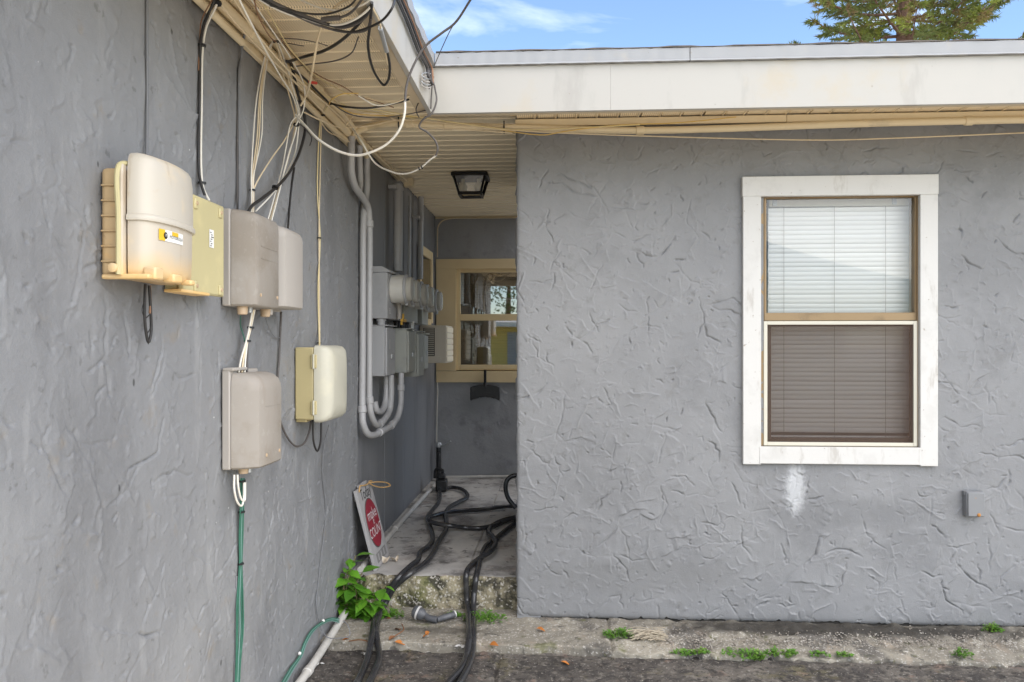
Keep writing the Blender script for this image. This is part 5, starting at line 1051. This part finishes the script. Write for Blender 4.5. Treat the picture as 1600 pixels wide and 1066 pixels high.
# ================================================================== THINGS IN THE PASSAGE
# --- ceiling lamp
lx0, lx1 = PZ(707, 271, CEIL).x, PZ(763, 271, CEIL).x
ly = PZ(735, 271, CEIL - 0.02).y; wd = (lx1 - lx0); lcx = (lx0 + lx1) / 2; lcy = ly + wd / 2
LP = thing('ceiling_lamp', 'square black lantern lamp with frosted panes on the passage soffit', 'lamp', (lcx, lcy, CEIL - 0.15))
h = wd / 2
MB().box((lcx - h, lcy - h, CEIL - 0.030), (lcx + h, lcy + h, CEIL - 0.008)).build('ceiling_plate', black_metal, LP, bevel=0.004)
hb, ht, zb_, zt_ = h * 0.60, h * 0.86, CEIL - 0.140, CEIL - 0.0305
for sx, sy in ((1, 1), (1, -1), (-1, 1), (-1, -1)):
    MB().tube([(lcx + sx * ht, lcy + sy * ht, zt_), (lcx + sx * hb, lcy + sy * hb, zb_)], 0.0075, 4, smooth=False).build('frame_bar', black_metal, LP)
mb = MB()
for s_ in (1, -1):
    mb.box((lcx - hb - .006, lcy + s_ * hb - .008, zb_ - .008), (lcx + hb + .006, lcy + s_ * hb + .008, zb_ + .012)); mb.box((lcx + s_ * hb - .008, lcy - hb + .009, zb_ - .0075), (lcx + s_ * hb + .008, lcy + hb - .009, zb_ + .0115))
mb.build('bottom_frame', black_metal, LP)
k0, k1 = ht - 0.004, hb - 0.004
for i in range(4):
    a, b = R(90 * i), R(90 * i + 90)
    cs = [(math.cos(R(90 * i + q)) * 2 ** .5, math.sin(R(90 * i + q)) * 2 ** .5) for q in (45, 135)]
    MB().add([(lcx + cs[0][0] * k0, lcy + cs[0][1] * k0, zt_), (lcx + cs[1][0] * k0, lcy + cs[1][1] * k0, zt_), (lcx + cs[1][0] * k1, lcy + cs[1][1] * k1, zb_), (lcx + cs[0][0] * k1, lcy + cs[0][1] * k1, zb_)], [(0, 1, 2, 3)]).build('pane', pane_glass, LP, smooth=False)
MB().add([(lcx - k1, lcy - k1, zb_ + .002), (lcx + k1, lcy - k1, zb_ + .002), (lcx + k1, lcy + k1, zb_ + .002), (lcx - k1, lcy + k1, zb_ + .002)], [(0, 1, 2, 3)]).build('pane', pane_glass, LP, smooth=False)
for sx in (-.45, .45):
    MB().lathe((lcx + sx * h, lcy, CEIL - 0.032), (0, 0, -1), [(0.013, 0), (0.014, 0.02), (0.028, 0.045), (0.031, 0.062), (0.024, 0.082), (0.004, 0.09)], 16).build('bulb', mat('frosted_bulb', (0.75, 0.68, 0.5), 0.3), LP)
# --- broom head hanging below the end window
pb = PB(758, 600, .04)
BR = thing('broom', 'black broom hung upside down from the end window sill', 'broom', pb - Vector((0, 0, 0.17)))
MB().tube([PB(758, 578, .045), PB(758, 590, .045), PB(758, 604, .045)], 0.012, 10).build('handle', black_metal, BR)
MB().lathe(PB(758, 598, .045), (0, 0, -1), [(0.014, 0), (0.018, 0.02), (0.03, 0.035)], 12).build('socket', black_metal, BR)
mb = MB(); rg = []
for i in range(13):
    k = i / 12 * 2 - 1; x = pb.x + k * 0.128; top = pb.z - 0.006 - 0.022 * k * k; bt_ = pb.z - 0.125 + 0.035 * (1 - k * k) - 0.02
    rg.append([Vector((x, BY - 0.065, bt_)), Vector((x, BY - 0.028, bt_)), Vector((x, BY - 0.028, top)), Vector((x, BY - 0.065, top))])
mb.rings(rg).build('bristle_block', black_rub, BR, bevel=0.006)
mb = MB()
for i in range(240):
    k = random.uniform(-1, 1); x = pb.x + k * 0.124; z = pb.z - 0.142 + 0.035 * (1 - k * k); y = BY - random.uniform(.03, .063)
    e = Vector((x + k * .012 + random.uniform(-.004, .004), y, z - random.uniform(.006, .02))); p = Vector((x, y, z + .01))
    mb.add([p + Vector((.0012, 0, 0)), p - Vector((.0012, 0, 0)), e], [(0, 1, 2)])
o = mb.build('bristles', black_metal, BR); o['kind'] = 'stuff'
# --- spigot and black standpipe in the corner
SP = thing('spigot', 'hose tap on a dark standpipe in the far passage corner', 'tap', W(0.06, 6.66, -1.15))
base = W(0.06, 6.66, 0); ztop = PX(684, 700, LX + .06).z
MB().tube([(base.x, base.y, slab_z(6.66)), (base.x, base.y, ztop)], 0.022, 12).build('standpipe', black_rub, SP)
MB().lathe((base.x, base.y, ztop), (0, 0, 1), [(0.026, 0), (0.028, 0.02), (0.02, 0.04)], 12).build('tap_body', steel, SP)
MB().tube([(base.x + .02, base.y - .01, ztop + .01), (base.x + .07, base.y - .03, ztop + .03), (base.x + .11, base.y - .04, ztop + .055)], 0.009, 8).build('tap_handle', steel, SP)
MB().tube([(base.x, base.y - .02, ztop - .05), (base.x + .01, base.y - .05, ztop - .06), (base.x + .01, base.y - .055, ztop - .1)], 0.012, 8).build('spout', black_rub, SP)
pp = PG(690, 768)
PU = thing('sump_pump', 'small black pump block standing at the end of the hoses in the passage corner', 'pump', pp)
MB().box(pp + Vector((-.045, -.04, 0)), pp + Vector((.045, .05, .10))).build('body', black_rub, PU, bevel=.015)
MB().box(pp + Vector((-.03, -.03, .1005)), pp + Vector((.03, .03, .145))).build('motor_cap', black_rub, PU, bevel=.012)
MB().tube([pp + Vector((0, 0, .13)), pp + Vector((.01, 0, .165)), pp + Vector((-.05, .03, .17)), pp + Vector((-.06, .03, .1))], 0.012, 8).build('handle', black_rub, PU)
# --- pipes on the floor
def floor_pipe(name, pts, r, m, label, joints=0):
    return pipe(name, pts, r, m, label, [(pts[1], pts[1] - pts[0])] if joints else [])
floor_pipe('floor_pipe', [Vector((LX + .055, 4.02, slab_z(4.02) + .018)), Vector((LX + .055, 4.9, slab_z(4.9) + .018)), Vector((LX + .06, 5.7, slab_z(5.7) + .018)), Vector((LX + .075, 6.5, slab_z(6.5) + .018))], 0.016, pvc, 'grey white pipe lying along the left side of the passage floor', 1)
floor_pipe('floor_pipe', [PB(697, 746, .05), PB(750, 745.5, .05), PB(836, 744, .05)], 0.014, pvc, 'pale pipe along the foot of the end wall', 1)
floor_pipe('yard_pipe', [Vector((LX + .05, 2.2, .02)), Vector((LX + .045, 3.2, .022)), Vector((LX + .04, 3.48, .035)), Vector((LX + .035, 3.78, .058)), Vector((LX + .035, 3.90, .075))], 0.0175, pvc, 'grimy white pipe at the foot of the left wall, ending in the weeds', 1)
# --- hoses
def hz(l, h=.021):
    return [PG(480 + x / 3.08, 720 + y / 3.08, h + (e[0] if e else 0)) for x, y, *e in l]
HG = 'black hoses lying through the passage'
def hose(l, label, r=.0150):
    o = cable('hose', hz(l), r, hose_mat, label, 'hose', HG, n=12, seg=8); return o
hose([(215, 1110), (252, 1045), (290, 950), (310, 850), (325, 765), (348, 700), (385, 632), (440, 562), (500, 505), (533, 478), (545, 440), (585, 410), (604, 375), (590, 310), (580, 272), (605, 235), (633, 200), (638, 150), (632, 110)], 'leftmost black hose, running over the step and back to the pump corner')
hose([(275, 1110), (312, 1040), (346, 950), (338, 880), (332, 820), (345, 755), (372, 695), (420, 610), (490, 548), (560, 500), (600, 455), (632, 390, .004), (668, 330, .01), (668, 280, .012), (665, 255, .01), (690, 220), (735, 195), (770, 178), (762, 150), (730, 133), (690, 128), (660, 140)], 'second black hose from the left, with a kinked end near the pump')
hose([(1080, 212), (1000, 217), (920, 224), (850, 234), (760, 240), (690, 246, .012), (620, 262, .02), (583, 278, .03), (600, 296, .03), (680, 312, .02), (760, 322), (830, 324), (900, 312), (960, 285), (1080, 250)], 'black hose doubling back across the passage in a flat loop')
hose([(640, 1120), (690, 1058), (740, 1003), (768, 935), (778, 860), (776, 760), (770, 680), (764, 600), (765, 550), (785, 508), (830, 470, .01), (880, 438, .03), (906, 400, .03), (893, 365, .02), (872, 338), (905, 303), (960, 282, .02), (1080, 262, .03)], 'third black hose, the left one of the pair beside the wall corner')
hose([(700, 1120), (742, 1058), (778, 985), (795, 920), (800, 820), (800, 720), (803, 640), (812, 570), (825, 510), (838, 460), (860, 412), (900, 380), (950, 340), (1010, 292), (1080, 240)], 'rightmost black hose, emerging from behind the wall corner')
lp = [(1005, 228), (985, 205), (965, 175), (955, 130), (962, 95), (985, 75), (1020, 72)]
yb_ = PG(480 + 1005 / 3.08, 720 + 228 / 3.08, .02).y
o = cable('hose', [PY(480 + x / 3.08, 720 + y / 3.08, yb_ + .05 * i / 6) for i, (x, y) in enumerate(lp)] + [PY(480 + 1060 / 3.08, 720 + 110 / 3.08, yb_ + .1)], .0165, hose_mat, 'black hose standing up in a loop behind the wall corner', 'hose', HG, n=12, seg=8)

# --- the leaning sign
bl, br_ = PG(583, 898), PG(600, 866)
bl = Vector((LX + .135, 4.045, slab_z(4.045) + .004)); br_ = Vector((LX + .135, 4.36, slab_z(4.36) + .004))
tilt_up = Vector((-0.113, 0, 0.435)); upn = tilt_up.normalized(); rt = (br_ - bl).normalized(); nr = rt.cross(upn).normalized()
Wd, Hd = (br_ - bl).length, tilt_up.length
SG = thing('wooden_sign', 'whitewashed wooden sign with a red oval leaning against the left wall on the step', 'sign', bl + rt * Wd / 2)
def SP_(u, v, d=0): return bl + rt * (u * Wd) + upn * (v * Hd) + nr * d
npl = 4
for i in range(npl):
    u0, u1 = i / npl + (.004 if i else 0), (i + 1) / npl - .004
    tp = [.965, 1.0, 1.0, .965]
    MB().rings([[SP_(u0, 0, d), SP_(u1, 0, d), SP_(u1, tp[i] if i < 2 else (1.0 if i == 2 else .965), d), SP_(u0, .965 if i == 0 else tp[i], d)] for d in (-.016, 0.0)]).build('plank', sign_wood, SG, bevel=.0015)
for v in (.12, .88): MB().rings([[SP_(0.05, v - .04, d), SP_(.95, v - .04, d), SP_(.95, v + .04, d), SP_(.05, v + .04, d)] for d in (-.028, -.0162)]).build('batten', sign_edge, SG)
ring = lambda r0, d: [SP_(.5 + r0 * .37 * math.cos(2 * math.pi * k / 40), .50 + r0 * .29 * math.sin(2 * math.pi * k / 40), d) for k in range(40)]
MB().rings([ring(1.04, .0005), ring(1.04, .003)]).build('oval_rim', sign_edge, SG)
ov = MB().rings([ring(1.0, .0032), ring(1.0, .005)]).build('oval', sign_red, SG)
lettering('lettering', 'Today', .085, SP_(.5, .87, .0012), rt, upn, ink, SG)
lettering('lettering', 'make', .085, SP_(.5, .61, .0062), rt, upn, sign_white, ov)
lettering('lettering', 'it', .05, SP_(.5, .515, .0062), rt, upn, sign_white, ov)
lettering('lettering', 'COUNT', .072, SP_(.5, .40, .0062), rt, upn, sign_white, ov)
MB().rings([[SP_(.2, .05, d), SP_(.85, .05, d), SP_(.85, .16, d), SP_(.2, .16, d)] for d in (.0004, .0012)]).build('lower_panel', mat('faded_grey_print', (0.2, 0.195, 0.19), .7), SG)
for i in range(3): MB().rings([[SP_(.28 + i * .19, .07, d), SP_(.34 + i * .19, .07, d), SP_(.36 + i * .19, .145, d), SP_(.30 + i * .19, .145, d)] for d in (.0014, .0018)]).build('print_stroke', sign_wood, SG)
MB().tube([SP_(.12, .93, .004), SP_(.2, .985, .006), SP_(.4, .97, .01), SP_(.6, .955, .012), SP_(.8, .97, .014), SP_(.95, .95, .012)], .004, 6).build('twine', twine_mat, SG)
tw = SP_(.7, .96, .014)
MB().tube([tw, tw + Vector((.03, .09, -.01)), tw + Vector((.06, .2, -.035)), tw + Vector((.07, .23, -.055)), tw + Vector((.04, .17, -.055)), tw + Vector((.01, .06, -.025)), tw], .0038, 6).build('twine_bow', twine_mat, SG)

# ================================================================== THINGS ON THE RIGHT WALL
jb0, jb1 = PR(1509, 768, .035), PR(1537, 808, .035)
JB = thing('outdoor_socket_box', 'small grey metal box with a rusty screw low on the window wall', 'junction box', ((jb0.x + jb1.x) / 2, RY - .02, jb1.z))
MB().box((jb0.x, RY - .042, jb1.z), (jb1.x, RY - .004, jb0.z)).build('housing', box_steel, JB, bevel=.004)
MB().box((jb0.x + .004, RY - .05, jb1.z + .004), (jb1.x - .003, RY - .0425, jb0.z - .004)).build('cover', box_steel, JB, bevel=.003)
MB().lathe(((jb0.x + jb1.x) / 2 + .012, RY - .05, jb1.z + .012), (0, -1, 0), [(.009, 0), (.007, .004), (.003, .006)], 10).build('screw', rust, JB)
MB().box((jb0.x - .004, RY - .03, jb0.z - .02), (jb0.x - .0005, RY - .01, jb0.z + .0)).build('hinge', box_steel, JB)

# ================================================================== WEEDS AND LITTER
def leaf_mesh(name, l, w_, m, fold=.25):
    mb = MB(); prof = [(0, .06), (.18, .72), (.42, 1.0), (.7, .62), (1, .02)]; vs_ = []
    for t_, k in prof:
        z = -.22 * t_ * t_ * l
        vs_ += [Vector((-k * w_ / 2, t_ * l, z + fold * k * w_ / 2)), Vector((0, t_ * l, z)), Vector((k * w_ / 2, t_ * l, z + fold * k * w_ / 2))]
    fs = []
    for i in range(4):
        a = i * 3; fs += [(a, a + 1, a + 4, a + 3), (a + 1, a + 2, a + 5, a + 4)]
    return mb.add(vs_, fs).mesh(name, m, angle=80)
WP = thing('leafy_weed', 'bright green broad leaved weed growing beside the step and the sign', 'plant', PG(560, 985))
lm = [leaf_mesh('leaf', l, l * .72, leaf_mat) for l in (.055, .07, .088)]
def put_leaf(p, direction, roll, mesh, par):
    o = bpy.data.objects.new('leaf', mesh); link(o, par); o.location = p - wloc(par)
    o.rotation_euler = (Vector(direction).to_track_quat('Y', 'Z') @ Matrix.Rotation(roll, 4, 'Y').to_quaternion()).to_euler()
stems = [((540, 985), (548, 880)), ((545, 990), (532, 915)), ((552, 985), (565, 925)), ((548, 990), (580, 945)), ((556, 992), (596, 960)), ((545, 995), (525, 945)), ((565, 985), (602, 915)), ((550, 995), (560, 985)), ((556, 985), (552, 905)), ((548, 990), (545, 940)), ((560, 990), (572, 970)), ((545, 985), (556, 868)), ((542, 985), (536, 895)), ((546, 985), (528, 925)), ((550, 985), (566, 895)), ((562, 985), (590, 925))]
for i, (a, b) in enumerate(stems):
    oy = 3.88 - .05 * random.random(); p0 = PY(a[0], a[1], 3.84); p1 = PY(b[0], b[1], oy); p0.z = max(p0.z, .03); p1.x = max(p1.x, LX + .02)
    mid = (p0 + p1) / 2 + Vector((random.uniform(-.02, .02), -.03, .02))
    MB().tube([p0, mid, p1], .0028, 5).build('stem', stem_mat, WP)
    L0 = spline([p0, mid, p1], 8)
    for k in range(9):
        q = L0[min(len(L0) - 1, 3 + int(k * (len(L0) - 4) / 8))]; a_ = k * 2.4 + random.random()
        d = Vector((math.cos(a_) * .9 + .35, math.sin(a_) * .6 - .35, random.uniform(-.35, .35)))
        put_leaf(q + Vector((random.uniform(-.006, .006), random.uniform(-.01, .01), random.uniform(-.006, .006))), d, random.uniform(-.4, .4), random.choice(lm), WP)
def weed_clump(px, py, r, h, n, label):
    c = PG(px, py); mb = MB()
    for i in range(n):
        a = random.uniform(0, 6.28); rr = r * random.random() ** .6; p = c + Vector((math.cos(a) * rr, math.sin(a) * rr * .5, 0)); p.z = c.z - .004
        tp = p + Vector((math.cos(a) * rr * .5, math.sin(a) * rr * .4 - .01, h * random.uniform(.35, 1) * (1.1 - rr / r * .6)))
        s_ = random.uniform(.0012, .0024); sd_ = Vector((s_, s_ * .3, 0)); mb.add([p - sd_, p + sd_, tp], [(0, 1, 2)])
        for k in range(3):
            b = random.uniform(0, 6.28); ls = random.uniform(.008, .016); q = tp - Vector((0, 0, k * h * .14)); e = q + Vector((math.cos(b) * ls, math.sin(b) * ls, random.uniform(0, .006)))
            sd_ = Vector((-math.sin(b), math.cos(b), .3)) * ls * .4; mb.add([q, (q + e) / 2 + sd_, e, (q + e) / 2 - sd_], [(0, 1, 2, 3)])
    o = mb.build('weed_tuft', weed_mat, origin=c)
    dm = MB()
    for i in range(n // 4):
        a = random.uniform(0, 6.28); rr = r * 1.3 * random.random() ** .6; p = c + Vector((math.cos(a) * rr, math.sin(a) * rr * .5, 0)); d = Vector((random.uniform(-1, 1), random.uniform(-1, 1), random.uniform(0, .7))) * random.uniform(.01, .03)
        dm.tube([p, p + d], .0009, 3, smooth=False)
    dm.build('dry_stems', straw, o)
    return tag(o, label, 'weed', 'weed tufts along the foot of the wall')
for a in ((758, 968, .075, .055, 130, 'green weed tuft at the foot of the step beside the black hoses'), (710, 962, .03, .03, 45, 'tiny weed tuft behind the grey fitting'), (968, 992, .055, .04, 110, 'round green weed tuft left of the dry straw'), (1066, 1019, .035, .02, 45, 'low weed tuft at the kerb, first right of the straw'), (1094, 1018, .03, .022, 45, 'small weed tuft just right of the low one'), (1160, 1020, .065, .024, 80, 'wide weed tuft at the kerb below the window left edge'), (1180, 1028, .03, .05, 40, 'spiky pale weed tuft at the end of the wide one'), (1207, 1021, .03, .035, 45, 'weed tuft at the kerb below the white paint spot, left'), (1231, 1021, .028, .03, 40, 'weed tuft at the kerb directly below the white paint spot'), (1277, 1022, .032, .022, 36, 'weed tuft at the kerb below the window centre'), (1316, 1022, .028, .02, 30, 'weed tuft at the kerb below the window, right of centre'), (1503, 1024, .032, .04, 45, 'weed tuft at the kerb below the small metal box'), (1548, 985, .03, .05, 60, 'weed tuft growing from the gap at the wall foot'), (612, 962, .05, .05, 70, 'weed tuft at the left end of the step')):
    weed_clump(*a)
# dry straw bundle
mb = MB(); c = PG(1012, 998)
for i in range(120):
    a = random.gauss(0.25, .5); p = c + Vector((random.uniform(-.06, .06), random.uniform(-.03, .03), random.uniform(.004, .05) * random.random())); d = Vector((math.cos(a), math.sin(a) * .6, random.uniform(-.12, .12))) * random.uniform(.02, .05)
    mb.tube([p - d, p + Vector((0, 0, .006)), p + d], random.uniform(.0008, .002), 4, 2)
tag(mb.build('straw_bundle', straw, origin=c), 'pale bundle of dry straw and twigs lying on the kerb strip', 'straw')
# grey plastic fitting
q0, q1, q2, q3 = PG(655, 962, .028), PG(668, 966, .022), PG(682, 968, .018), PG(710, 962, .018)
F = thing('pipe_fitting', 'dark grey plastic elbow fitting lying at the foot of the step', 'pipe fitting', (q0 + q3) / 2 - Vector((0, 0, .02)))
dv_ = (q2 - q0).normalized()
hd = (dv_ + Vector((0, 0, -.2))).normalized(); h0 = q0 - dv_ * .035 + Vector((0, 0, .018))
MB().lathe(h0, hd, [(.012, 0), (.026, .006), (.033, .018), (.033, .026)], 18).build('head', fitting_grey, F)
MB().lathe(h0 + hd * .0262, hd, [(.0345, 0), (.0345, .009)], 18).build('head_ring', film, F)
MB().lathe(h0 + hd * .0355, hd, [(.031, 0), (.028, .02), (.016, .034), (.014, .05)], 18).build('collar', fitting_grey, F)
MB().tube([h0 + hd * .075, q1 + Vector((0, 0, .002)), q2 + Vector((.004, -.006, 0))], .0165, 12).build('elbow', fitting_grey, F)
MB().tube([q2 + Vector((.002, -.004, 0)), (q2 + q3) / 2 + Vector((0, 0, .003)), q3 + Vector((0, 0, .006))], lambda k: .0135 + .003 * k, 12).build('tail', fitting_grey, F)
MB().lathe(q3 + Vector((-.004, 0, .006)), q3 - q2, [(.0185, 0), (.0185, .008)], 14).build('end_ring', film, F)
# fallen leaves, scraps
dl = [leaf_mesh('leaf_blade', l, l * .55, m_, .5) for l, m_ in ((.035, dead_leaf), (.045, dead_leaf), (.04, dead_brown))]
spots = [(662, 996, 0, 'orange dead leaf near the kerb edge, between the hose pairs'), (668, 986, 0, 'orange dead leaf just above another, between the hose pairs'), (766, 1006, 1, 'bright orange dead leaf on the kerb edge right of the hoses'), (838, 982, 1, 'orange dead leaf on the strip at the wall corner'), (876, 1034, 1, 'orange dead leaf on the yard right of the hoses'), (617, 1003, 1, 'orange dead leaf right of the left hose pair'), (625, 985, 2, 'brown dead leaf right of the left hose pair'), (545, 998, 0, 'reddish dead leaf among the weeds by the pipe'), (602, 968, 2, 'brown leaf at the foot of the step near the weed'), (608, 1000, 2, 'curled brown leaf beside the orange one')]
for x, y, k, lab in spots:
    o = bpy.data.objects.new('dead_leaf', dl[k]); link(o); o.location = PG(x, y, .008); o.rotation_euler = (random.uniform(-.3, .5), random.uniform(-.5, .5), random.uniform(0, 6.28)); o.scale = (1.1, 1.1, 1.1); tag(o, lab, 'leaf', 'fallen leaves')
cable('twig', [PG(608, 1000, .006), PG(620, 992, .015), PG(630, 985, .02), PG(628, 975, .01)], .0025, dead_brown, 'curved brown twig right of the left hoses', 'twig')
cable('twig', [PG(545, 1002, .005), PG(565, 1000, .012), PG(585, 1006, .006)], .0025, dead_brown, 'brown twig by the end of the yard pipe', 'twig')
def crumple(name, c, r, m_, label, cat, squash):
    mb = MB()
    for i in range(5):
        d = Vector((random.uniform(-1, 1) * r, random.uniform(-1, 1) * r * .6, random.uniform(0, .4) * r)); n_ = 6; ring_ = []
        ct = c + d; R_ = r * random.uniform(.5, .8); ax = Vector((random.uniform(-1, 1), random.uniform(-1, 1), random.uniform(-.2, 1))).normalized(); u = ax.orthogonal().normalized(); w2 = ax.cross(u)
        vs_ = [ct + ax * R_ * .3] + [ct + (u * math.cos(j * 6.283 / n_) + w2 * math.sin(j * 6.283 / n_)) * R_ * random.uniform(.6, 1.1) + ax * random.uniform(-.3, .3) * R_ for j in range(n_)]
        for v in vs_: v.z = max(c.z + (v.z - c.z) * squash, c.z)
        mb.add(vs_, [(0, j + 1, (j + 1) % n_ + 1) for j in range(n_)])
    return tag(mb.build(name, m_, origin=c, smooth=False), label, cat)
crumple('paper_scrap', PG(607, 878, .004), .045, paper, 'crumpled cream paper scrap by the foot of the sign', 'paper', 1)
crumple('plastic_scrap', PG(718, 1009, .003), .035, film, 'pale plastic scrap on the kerb edge left of the hose pair', 'litter', .25)
crumple('paper_scrap', PG(665, 790, .003), .05, film, 'flattened grey scrap on the passage floor by the long pipe', 'paper', .15)
crumple('paper_scrap', PG(569, 1022, .003), .014, label_white, 'tiny white paper scrap beside the left hoses', 'paper', .6)
crumple('paper_scrap', PG(500, 1038, .003), .014, label_white, 'tiny white paper scrap beside the yard pipe', 'paper', .6)
# loose aggregate on the broken kerb and yard
def pebbles(name, n, fn, s0, s1, label):
    mb = MB()
    for i in range(n):
        p = fn(); s_ = random.uniform(s0, s1); mb.ico(p + Vector((0, 0, s_ * .2)), s_, (random.uniform(.7, 1.2), random.uniform(.7, 1.2), random.uniform(.4, .8)))
    o = mb.build(name, pebble_mat, origin=(0, 3.5, 0), smooth=False); o['kind'] = 'stuff'; o['label'] = label; o['category'] = 'gravel'
pebbles('gravel', 1500, lambda: PG(random.uniform(1040, 1640), min(1016, random.gauss(1001, 7)) , 0), .002, .0055, 'loose pale aggregate crumbling along the kerb')
pebbles('grit', 380, lambda: PG(random.uniform(480, 1640), random.uniform(985, 1075), 0), .001, .0032, 'fine grit scattered over the yard and strip')

# ================================================================== TREES AND WHAT THE GLASS REFLECTS
def pine(label, base, height, z_first, rad):
    t = thing('pine_tree', label, 'tree', base)
    MB().tube([base, base + Vector((.05, 0, height * .5)), base + Vector((0, 0, height))], lambda k: .26 * (1 - k) + .02, 10).build('trunk', bark, t)
    br, nd = MB(), MB(); g = random.Random(5); z = z_first
    while z < height - .3:
        f_ = 1 - (z - z_first) / (height - z_first); Lb = rad * (.25 + .75 * f_) ; nb = 6
        for b in range(nb):
            a = b * 6.283 / nb + g.uniform(-.35, .35) + z * 1.7; L1 = Lb * g.uniform(.75, 1.08); dr = Vector((math.cos(a), math.sin(a), 0)); up = Vector((0, 0, 1)); sdv = dr.cross(up)
            o0 = base + Vector((0, 0, z + g.uniform(-.1, .1))); droop = g.uniform(-.12, .05)
            path = [o0 + dr * (L1 * k) + up * (L1 * (droop * math.sin(k * 3.1) + .22 * k ** 3)) for k in (0, .25, .5, .75, 1)]
            br.tube(path, lambda k: .028 * (1 - k) + .006, 5, 2)
            S = spline(path, 5)
            for i in range(4, len(S)):
                for s_ in (-1, 1):
                    if g.random() < .3: continue
                    ln = L1 * .34 * (1.15 - i / len(S)) * g.uniform(.6, 1.1); e = S[i] + (sdv * s_ * .8 + dr * .6 + up * g.uniform(-.35, .3)).normalized() * ln
                    m1 = (S[i] + e) / 2 - up * ln * .12
                    if g.random() < .5: br.tube([S[i], m1, e], .006, 4, 2)
                    tw_ = spline([S[i], m1, e], 5); axis = (e - S[i]).normalized()
                    for q in tw_[1:]:
                        for k in range(4):
                            d = Vector((g.gauss(0, 1), g.gauss(0, 1), g.gauss(.35, 1))).normalized() * .6 + axis * .7; d = d.normalized() * g.uniform(.07, .15); w3 = d.cross(Vector((g.random(), g.random(), g.random()))).normalized() * .011
                            nd.add([q - w3, q + w3, q + d], [(0, 1, 2)])
        z += g.uniform(.36, .5)
    br.build('branches', bark, t); c_ = nd.build('crown', needle_mat, t, smooth=False)
    return t
tp = PY(1408, 60, 15.0)
pine('green and brown pine tree rising behind the roof over the window', Vector((tp.x, 15.0, 0)), 12.5, tp.z - 0.9, 2.35)
def broadleaf(label, base, h, rad):
    t = thing('garden_tree', label, 'tree', base); g = random.Random(3)
    MB().tube([base, base + Vector((.1, 0, h * .4)), base + Vector((.2, .1, h * .75))], lambda k: .22 * (1 - k) + .05, 8).build('trunk', bark, t)
    mb = MB(); cen = [base + Vector((g.uniform(-.7, .7) * rad, g.uniform(-.6, .6) * rad, h * g.uniform(.45, 1))) for _ in range(16)]
    for c_ in cen:
        for k in range(420):
            d = Vector((g.gauss(0, 1), g.gauss(0, 1), g.gauss(0, .8))).normalized() * rad * .42 * g.random() ** .4; p = c_ + d; s_ = g.uniform(.06, .13); u = Vector((g.gauss(0, 1), g.gauss(0, 1), g.gauss(0, 1))).normalized(); v = u.orthogonal().normalized()
            mb.add([p - u * s_, p + v * s_ * .6, p + u * s_, p - v * s_ * .6], [(0, 1, 2, 3)])
    mb.build('crown', oak_leaf, t, smooth=False)
HX, HYY = -3.3, -22.0
HS = thing('yellow_house', 'sunlit yellow house with pale eave mirrored in the end window of the passage', 'house', (HX + 6, HYY, 0))
box('wall', (HX, HYY - 6, 0), (HX + 14, HYY, 2.35), house_yellow, HS)
MB().rings([[Vector((x, HYY + .7, 2.5 - .02 * (x - HX))), Vector((x, HYY - 3, 2.75)), Vector((x, HYY - 6.6, 2.45)), Vector((x, HYY - 6.6, 2.25)), Vector((x, HYY - 3, 2.5)), Vector((x, HYY + .7, 2.3 - .02 * (x - HX)))] for x in (HX - .6, HX + 14.6)]).build('roof', white_plastic, HS)
dr_ = box('door', (HX + 0.95, HYY + .005, 0), (HX + 1.9, HYY + .05, 2.05), elec_grey, HS, .01)
MB().ico((HX + 1.8, HYY + .08, 1.0), .04).build('handle', steel, dr_)
for x in (HX + 3.3, HX + 7.6):
    wn_ = box('window', (x, HYY + .005, .9), (x + 1.3, HYY + .05, 2.0), win_white, HS, .01); box('pane', (x + .1, HYY + .051, 1.0), (x + 1.2, HYY + .055, 1.9), mirror_glass, wn_)
broadleaf('leafy green tree mirrored above the yellow house in the end window', Vector((-3.0, -31, 0)), 8.5, 4.0)
structure(MB().add([(-60, -60, -0.028), (60, -60, -0.028), (60, -14, -0.028), (-60, -14, -0.028)], [(0, 1, 2, 3)]).build('lawn', grass_mat, origin=(0, -30, -0.028)))
